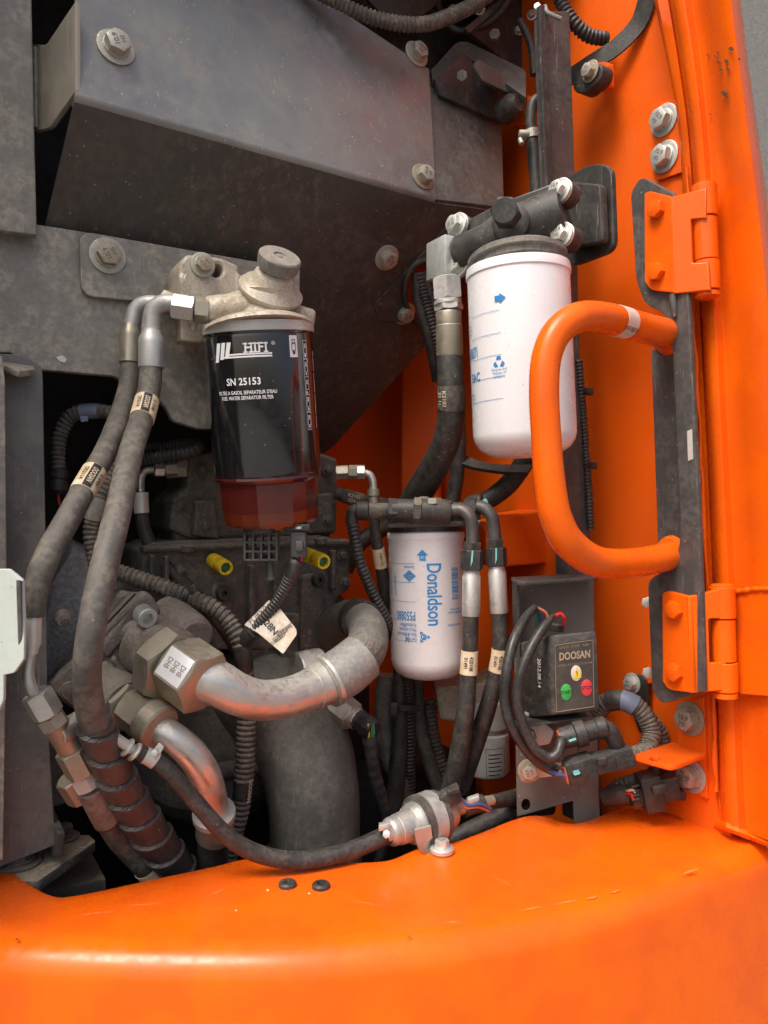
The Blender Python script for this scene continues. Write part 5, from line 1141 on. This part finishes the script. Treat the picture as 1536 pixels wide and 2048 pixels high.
# ================================================================ HOSES BEHIND
bg = [([(775, 1350, 1.0, 40), (768, 1420, 1.0, 40), (772, 1490, 1.0, 42), (800, 1560, 1.0, 42), (815, 1640, 1.0, 42)], M_rubd, 'grey brown hose bulging left below the lower white filter'),
      ([(800, 1330, .98, 28), (800, 1420, .98, 30), (796, 1520, .98, 34), (785, 1640, .98, 36)], M_rubk, 'straight black hose directly below the lower white filter'),
      ([(835, 1350, 1.0, 26), (838, 1440, 1.0, 26), (858, 1520, 1.0, 28), (885, 1600, 1.0, 28)], M_rub, 'slanting dark hose tied to the straight hoses below the white filter'),
      ([(912, 760, .98, 30), (918, 900, .99, 30), (905, 1010, 1.0, 30)], M_rubk, 'black hose dropping behind the thick hose by the tall white filter'),
      ([(1060, 905, .95, 40), (1020, 965, .97, 40), (975, 1000, .98, 38), (940, 1010, .98, 36)], M_rubk, 'black hose curving below the tall white filter'),
      ([(690, 1140, 1.05, 34), (720, 1085, 1.05, 34), (780, 1050, 1.08, 34)], M_rubk, 'black hose in the shade left of the lower white filter'),
      ([(655, 1180, 1.06, 30), (690, 1230, 1.06, 30), (715, 1300, 1.06, 30)], M_rubk, 'black hose in the shade right of the pump block')]
for pts, m, lbl in bg: solo('rubber_hose', tube(Path(pts, 10), 20), m, lbl, 'hose')
q = Path([(858, 1400, 1.02, 26), (868, 1480, 1.02, 26), (888, 1560, 1.02, 28), (900, 1620, 1.02, 28)], 10)
solo('corrugated_conduit', corr(q, .0055, .09), M_conduit, 'slanting ribbed conduit behind the lower white filter hoses', 'conduit')
ct = solo('cable_tie', join(bar(Path([(784, 1418, .965, 10), (810, 1416, .96, 10), (842, 1417, .965, 10)], 6), .007, .002, up=(0, -1, 0)), box(P(787, 1418, .958), Vector((.005, 0, 0)), Vector((0, .004, 0)), W*.008, .001)), M_plas, 'black cable tie binding the hoses below the lower white filter', 'cable tie')
ds = solo('deflector_strap', bar(Path([(915, 915, 1.0, 10), (950, 930, .98, 10), (1000, 938, .95, 10), (1060, 940, .93, 10)], 8), .018, .004, up=(0, -.6, .8)), M_plas, 'black band curving under the tall white filter', 'strap')
bs_ = thing('support_bracket', 'orange channel bracket behind the lower filter and the grab handle', 'bracket')
add('channel', plate(PU(1050, 1080, 1.0), [(960, 1040), (1120, 1015), (1150, 1018), (1150, 1122), (1010, 1134), (985, 1095)], .06, bev=.003), M_orw, bs_)
add('loop', tube(Path([(955, 1050, .90, 9), (970, 1048, .90, 9), (974, 1060, .90, 9), (976, 1095, .90, 9)], 6), 8), M_or, bs_)
rb = thing('wall_rib', 'orange pressed rib standing on the rear wall behind the thick hose', 'rib')
add('rib', plate(Pl(P(835, 900, 1.18), Vector((-.3, -.95, 0))), [(802, 640), (870, 600), (884, 1300), (800, 1300)], .02, bev=.004), M_orw, rb)
# small filter far behind
sf = thing('small_filter', 'small pale canister with printed label behind the filter hoses', 'filter')
a = P(972, 1400, 1.0); b = P(976, 1545, 1.0); r = PX(44, 1.0)
cn3 = add('can', lathe(a, b, [(0, r), (.35, r), (.38, r*.8), (.42, r*.8), (.45, r), (.95, r), (1, r*.9)], 40), mat('pale_grey_can', (.50, .50, .48), .45, dust=.2, sc_=20, bump=.03), sf)
add('lettering', wrap(join(*[rect2d(-.009, -k*.005, .009-(k % 2)*.003, -k*.005+.0012, 3) for k in range(7)]), axis(a, b), .062, r, .0004, 'around', .35), M_kprint, cn3)
add('lettering', wrap(frame2d(-.012, -.034, .013, .008, .0005), axis(a, b), .062, r, .0004, 'around', .35), M_kprint, cn3)
add('head', plate(PF(930, 1400, .985), [(870, 1375, 6), (960, 1365), (1020, 1340), (1020, 1430), (950, 1452), (880, 1440, 6)], .06, bev=.004), M_cast, sf)
# ================================================================ CONTROL BOX AND ITS BRACKET
cp = thing('control_bracket', 'black folded sheet steel bracket with a hood behind the control box', 'bracket')
n_c = Vector((-.10, -1, .02)).normalized()
CQ = Pl(P(1110, 1400, .86), n_c)
add('back_sheet', plate(CQ, [(1027, 1156, 6), (1186, 1150), (1200, 1640), (1148, 1646), (1146, 1602), (1034, 1634, 3), (1030, 1400)], .003, holes=[(1052, 1610, 9, 12)]), M_brk, cp)
add('hood', box(P(1106, 1158, .842), Vector((PX(79, .842), .004, PX(4, .842))), Vector((0, .020, .001)), W*.0018, .0006), M_dark, cp)
add('hood_return', plate(Pl(P(1030, 1300, .85), (1, .25, 0)), [(1024, 1158), (1034, 1158), (1036, 1320), (1026, 1310)], .003), M_dark, cp)
add('side_fold', plate(Pl(P(1150, 1500, .858), Vector((-.55, -.83, 0))), [(1146, 1350), (1156, 1348), (1160, 1640), (1148, 1640)], .004), M_grey, cp)
cb = thing('control_box', 'black plastic pump control box with green and red buttons', 'control box')
bx = Vector((PX(48, .80), -.001, PX(5.5, .80))); by = Vector((-.030, .030, -.002)); bz = Vector((PX(-2.5, .80), .001, PX(80, .80)))
FQ = P3((1102, 1272, .800), (1192, 1262, .800), (1106, 1424, .803))
ctr = P(1149, 1346, .802)
dep = (P(1041, 1360, .845)-P(1102, 1350, .800))*.5
body = add('case', box(ctr+dep, bx, dep, bz, .0032), M_boxp, cb)
def q4(x0, y0, x1, y1, x2, y2, x3, y3): return [(x0, y0, 5), (x1, y1, 5), (x2, y2, 5), (x3, y3, 5)]
FQ2 = Pl(ctr-dep.normalized()*.0012, FQ.n if False else dep.cross(bz).cross(bz)); FQ2 = Pl(ctr-n_c*0-FQ.n*0, bx.cross(bz)); FQ2 = Pl(FQ2.p+FQ2.n*.0004, FQ2.n)
add('face_label', plate(FQ2, [(1109, 1288, 4), (1188, 1277, 4), (1190, 1415, 4), (1112, 1427, 4)], .0008, .0002, off=.0006), mat('brown_black_label', (.045, .038, .030), .4, dust=.4, dustc=(.13, .11, .085), sc_=30, bump=.04), body)
ang = math.atan2(5.5, 48)
def edge(x0, y0, x1, y1):
    a, b = FQ2.at(x0, y0, .001), FQ2.at(x1, y1, .001); return tube(Path([(tuple(a), .00022), (tuple(b), .00022)], 3, True), 6)
add('label_border', join(edge(1110, 1291, 1186, 1280), edge(1186, 1280, 1188, 1413), edge(1188, 1413, 1113, 1424), edge(1113, 1424, 1110, 1291)), M_gold, body)
add('lettering', flat(fit('DOOSAN', .0320, .0080, .03, .15), FQ2, 1149, 1310, .0012, ang), M_gold, body)
add('lettering', flat(fit('SENSOR   POWER   PUMP', .030, .0027, .01), FQ2, 1148, 1292, .0012, ang), M_dprint, body)
add('lettering', flat(fit('CONTROL UNIT FOR FUEL FILLER PUMP', .036, .0024, .01), FQ2, 1149, 1328, .0012, ang), M_dprint, body)
def button(x, y, rx, m, t=None, tm=M_kprint, ts=.0052):
    c = FQ2.loc(FQ2.at(x, y)); r_ = PX(rx, .8); r2_ = r_*1.5
    rings = [(1, .0006), (1, .0014), (.85, .0019), (.0001, .002)]; v = []; f = []; n = 28
    for (k, h) in rings:
        for i in range(n): an = 2*math.pi*i/n; v.append(FQ2.w(c[0]+r_*k*math.cos(an), c[1]+r2_*k*math.sin(an), h))
    for j in range(3):
        for i in range(n): f.append((j*n+i, j*n+(i+1) % n, (j+1)*n+(i+1) % n, (j+1)*n+i))
    o = add('button', (v, f), m, body)
    if t: add('lettering', flat(text2d(t, ts, .012, sx=.85), FQ2, x, y, .0023, ang), tm, o)
    return o
button(1132, 1384, 11, M_gbtn, 'START'); button(1173, 1375, 11, M_rbtn, 'STOP'); o = button(1152, 1346, 10.5, M_wbtn)
add('warning_triangle', flat(poly2d([(-.0042, -.0045), (.0042, -.0045), (0, .0055)]), FQ2, 1153, 1346, .0023, ang), M_ybtn, o)
add('lettering', flat(join(rect2d(-.0004, -.001, .0004, .0024), rect2d(-.0004, -.0028, .0004, -.0018)), FQ2, 1153, 1346, .0026, ang), M_kprint, o)
SQ = Pl(ctr-bx+dep-(bx.normalized()*.0004), dep.cross(bz))
add('lettering', flat(text2d('2012.08.14', .0072, .016, sx=.95), SQ, 1079, 1346, .0006, R(-90)), M_wprint, body)
add('mounting_ear', box(P(1110, 1434, .83), Vector((PX(60, .83), 0, PX(8, .83))), Vector((0, .02, 0)), W*.001, .0004), M_dark, cb)
bolt(cb, P(1050, 1428, .838), (-.2, -.7, -.6), .008, M_bolt, washer=False)
add('cable_gland', rod(1112, 1262, .83, 1114, 1248, .83, 30), M_plas, cb)
for pts, m in (([(1076, 1262, .845, 6), (1074, 1235, .84, 6), (1066, 1214, .835, 6)], M_grnw), ([(1082, 1260, .845, 6), (1081, 1232, .84, 6), (1070, 1214, .835, 6)], M_bluw), ([(1098, 1250, .83, 6), (1092, 1226, .83, 6), (1072, 1214, .832, 6)], M_copw),
               ([(1128, 1250, .82, 8), (1128, 1234, .815, 8), (1118, 1228, .815, 8), (1102, 1240, .81, 8)], M_redw)): add('wire', tube(Path(pts, 8), 10), m, cb)
cab = [([(1070, 1214, .832, 14), (1052, 1235, .82, 18), (1028, 1280, .80, 21), (1014, 1340, .79, 22), (1010, 1400, .79, 22), (1022, 1450, .79, 22), (1050, 1495, .795, 22), (1080, 1525, .80, 24), (1110, 1540, .805, 26)], 'outer black cable looping down from the control box to the lower plug'),
       ([(1108, 1230, .81, 10), (1085, 1258, .80, 20), (1060, 1300, .79, 21), (1040, 1350, .785, 21), (1034, 1400, .785, 21), (1046, 1450, .785, 21), (1068, 1495, .785, 21), (1096, 1515, .785, 21), (1114, 1508, .785, 21), (1122, 1485, .79, 20), (1127, 1470, .80, 18)], 'inner black cable looping down from the control box to the upper plug')]
for pts, lbl in cab: solo('rubber_cable', tube(Path([(a, b, c, d) for a, b, c, d in pts], 12), 20, step=.003), M_cable, lbl, 'cable')
# upper and lower inline connectors with steel clips
def conn(lbl, pts, widths):
    t = thing('cable_connector', lbl, 'connector', 'plugs below the control box'); p = [P(*q) for q in pts]
    return t, p
t1, _ = conn('black round plug held by the upper steel clip under the control box', [], 0)
add('clip', plate(Pl(P(1075, 1460, .835), n_c), [(1047, 1440, 3), (1080, 1442), (1092, 1448, 6), (1110, 1462, 6), (1100, 1488, 6), (1090, 1490), (1064, 1494, 3)], .010, bev=.001), M_nickel, t1)
bolt(t1, P(1060, 1470, .832), (-.5, -.85, 0), .012, M_bolt, washer=False)
A, B = P(1120, 1478, .80), P(1215, 1452, .80); q_ = lambda a: PX(a, .8)
add('housing', lathe(A, B, [(0, q_(20)), (.05, q_(21)), (.30, q_(22)), (.32, q_(26)), (.52, q_(26)), (.54, q_(20)), (.75, q_(19)), (.8, q_(22)), (.95, q_(22)), (1, q_(16))], 32), M_plas, t1)
add('seal', lathe(A, B, [(-.03, q_(12)), (-.02, q_(18)), (.02, q_(18))], 24), M_copw, t1)
add('paint_mark', box(P(1145, 1480, .778), Vector((.0035, 0, .0012)), Vector((0, .001, 0)), Vector((-.0004, 0, .0010)), .0004), M_cyan, t1)
add('elbow_boot', tube(Path([(1200, 1456, .80, 36), (1218, 1462, .80, 36), (1230, 1482, .80, 34), (1238, 1500, .80, 28)], 8), 20), M_plas, t1)
t2, _ = conn('black oblong plug held by the lower steel clip under the control box', [], 0)
add('clip', plate(Pl(P(1080, 1545, .835), n_c), [(1037, 1530, 6), (1048, 1520, 4), (1090, 1522), (1136, 1530), (1136, 1550), (1080, 1556), (1056, 1566, 4), (1040, 1562, 6)], .004, bev=.0006), M_brass, t2)
bolt(t2, P(1058, 1541, .831), n_c, .012, M_bolt)
bxx = lambda x0, y0, x1, y1, d, h, th: box((P(x0, y0, d)+P(x1, y1, d))/2, (P(x1, y1, d)-P(x0, y0, d))/2, Vector((0, th, 0)), Vector(((P(x1, y1, d)-P(x0, y0, d)).z*-.5, 0, (P(x1, y1, d)-P(x0, y0, d)).x*.5)).normalized()*PX(h, d)/2, .0018)
add('housing', bxx(1130, 1544, 1186, 1528, .795, 44, .013), M_plas, t2); add('housing', bxx(1184, 1528, 1226, 1518, .795, 36, .011), M_plas, t2); add('housing', bxx(1222, 1519, 1264, 1509, .797, 40, .010), M_plas, t2)
add('latch', bxx(1194, 1524, 1214, 1520, .782, 16, .003), M_plas, t2); add('seal', bxx(1127, 1546, 1132, 1545, .795, 36, .010), M_copw, t2)
add('paint_mark', bxx(1146, 1547, 1160, 1543, .781, 8, .0008), M_cyan, t2)
add('wire', tube(Path([(1096, 1542, .80, 9), (1118, 1548, .79, 8), (1134, 1552, .79, 8)], 6), 8), M_bluw, t2); add('wire', tube(Path([(1100, 1534, .80, 8), (1120, 1536, .79, 8), (1134, 1538, .79, 8)], 6), 8), M_plas, t2)
lo = thing('corrugated_conduit', 'dusty ribbed conduit looping right of the control box with blue tape', 'conduit')
lp = Path([(1195, 1425, .86, 36), (1215, 1404, .85, 36), (1250, 1402, .84, 36), (1285, 1425, .835, 37), (1303, 1465, .83, 36), (1290, 1500, .82, 34), (1260, 1510, .81, 30), (1240, 1514, .80, 28)], 12)
add('sleeve', corr(lp, .0045, .05), M_conduit, lo)
s = lp.near(1258, 1404); add('tape', band(lp, s-.008, s+.006, .0016), M_btape, lo); add('tape', band(lp, s-.022, s-.008, .0014), M_conk, lo)
lp2 = Path([(1300, 1435, .85, 26), (1322, 1465, .85, 26), (1326, 1495, .85, 24), (1318, 1530, .85, 22)], 8); add('branch_sleeve', corr(lp2, .0045, .06), M_conduit, lo)
pcl = thing('pipe_clip', 'black plastic clip with one zinc bolt on the orange wall', 'clip')
add('strap', plate(Pl(SW.p-U*.001, U), [(1251, 1360, 10), (1268, 1346, 12), (1292, 1356, 12), (1294, 1410), (1284, 1466, 3), (1278, 1466, 3), (1262, 1420), (1252, 1400)], .006, off=.012, bev=.001), M_plas, pcl)
bolt(pcl, SW.at(1265, 1366, .013), SW.n, .0115, M_boltb)
add('lug', plate(Pl(SW.p, U), [(1285, 1340, 4), (1302, 1336), (1304, 1365), (1294, 1368)], .01, off=.010), M_orw, pcl)
t3 = thing('wire_connector', 'large black multi-pin plug resting at the bumper edge on the right', 'connector')
add('sleeve', corr(Path([(1215, 1600, .85, 36), (1240, 1576, .845, 36), (1270, 1565, .84, 34), (1290, 1556, .84, 34)], 8), .0045, .05), M_conk, t3)
add('boot', tube(Path([(1210, 1598, .845, 34), (1240, 1590, .835, 40), (1262, 1592, .83, 36)], 6), 18), M_plas, t3)
add('housing', bxx(1258, 1592, 1282, 1587, .825, 36, .012), M_plas, t3); add('housing', bxx(1280, 1586, 1318, 1578, .82, 70, .014), M_plas, t3); add('housing', bxx(1316, 1576, 1352, 1568, .825, 46, .012), M_plas, t3)
add('latch', bxx(1304, 1582, 1334, 1576, .803, 18, .003), M_plas, t3); add('key', bxx(1335, 1588, 1368, 1588, .825, 18, .008), M_plas, t3)
for k in range(4): add('pin_row', bxx(1262, 1574+k*9, 1280, 1570+k*9, .812, 6, .002), M_plas, t3)
add('wire', tube(Path([(1252, 1586, .82, 6), (1262, 1588, .812, 6), (1266, 1598, .812, 6)], 4), 8), M_redw, t3); add('wire', tube(Path([(1254, 1582, .82, 6), (1264, 1580, .812, 6), (1270, 1584, .812, 6)], 4), 8), M_cream, t3)
add('branch_lead', corr(Path([(1300, 1560, .83, 26), (1310, 1540, .835, 24), (1318, 1520, .84, 24)], 6), .0045, .06), M_conk, t3)
finish()
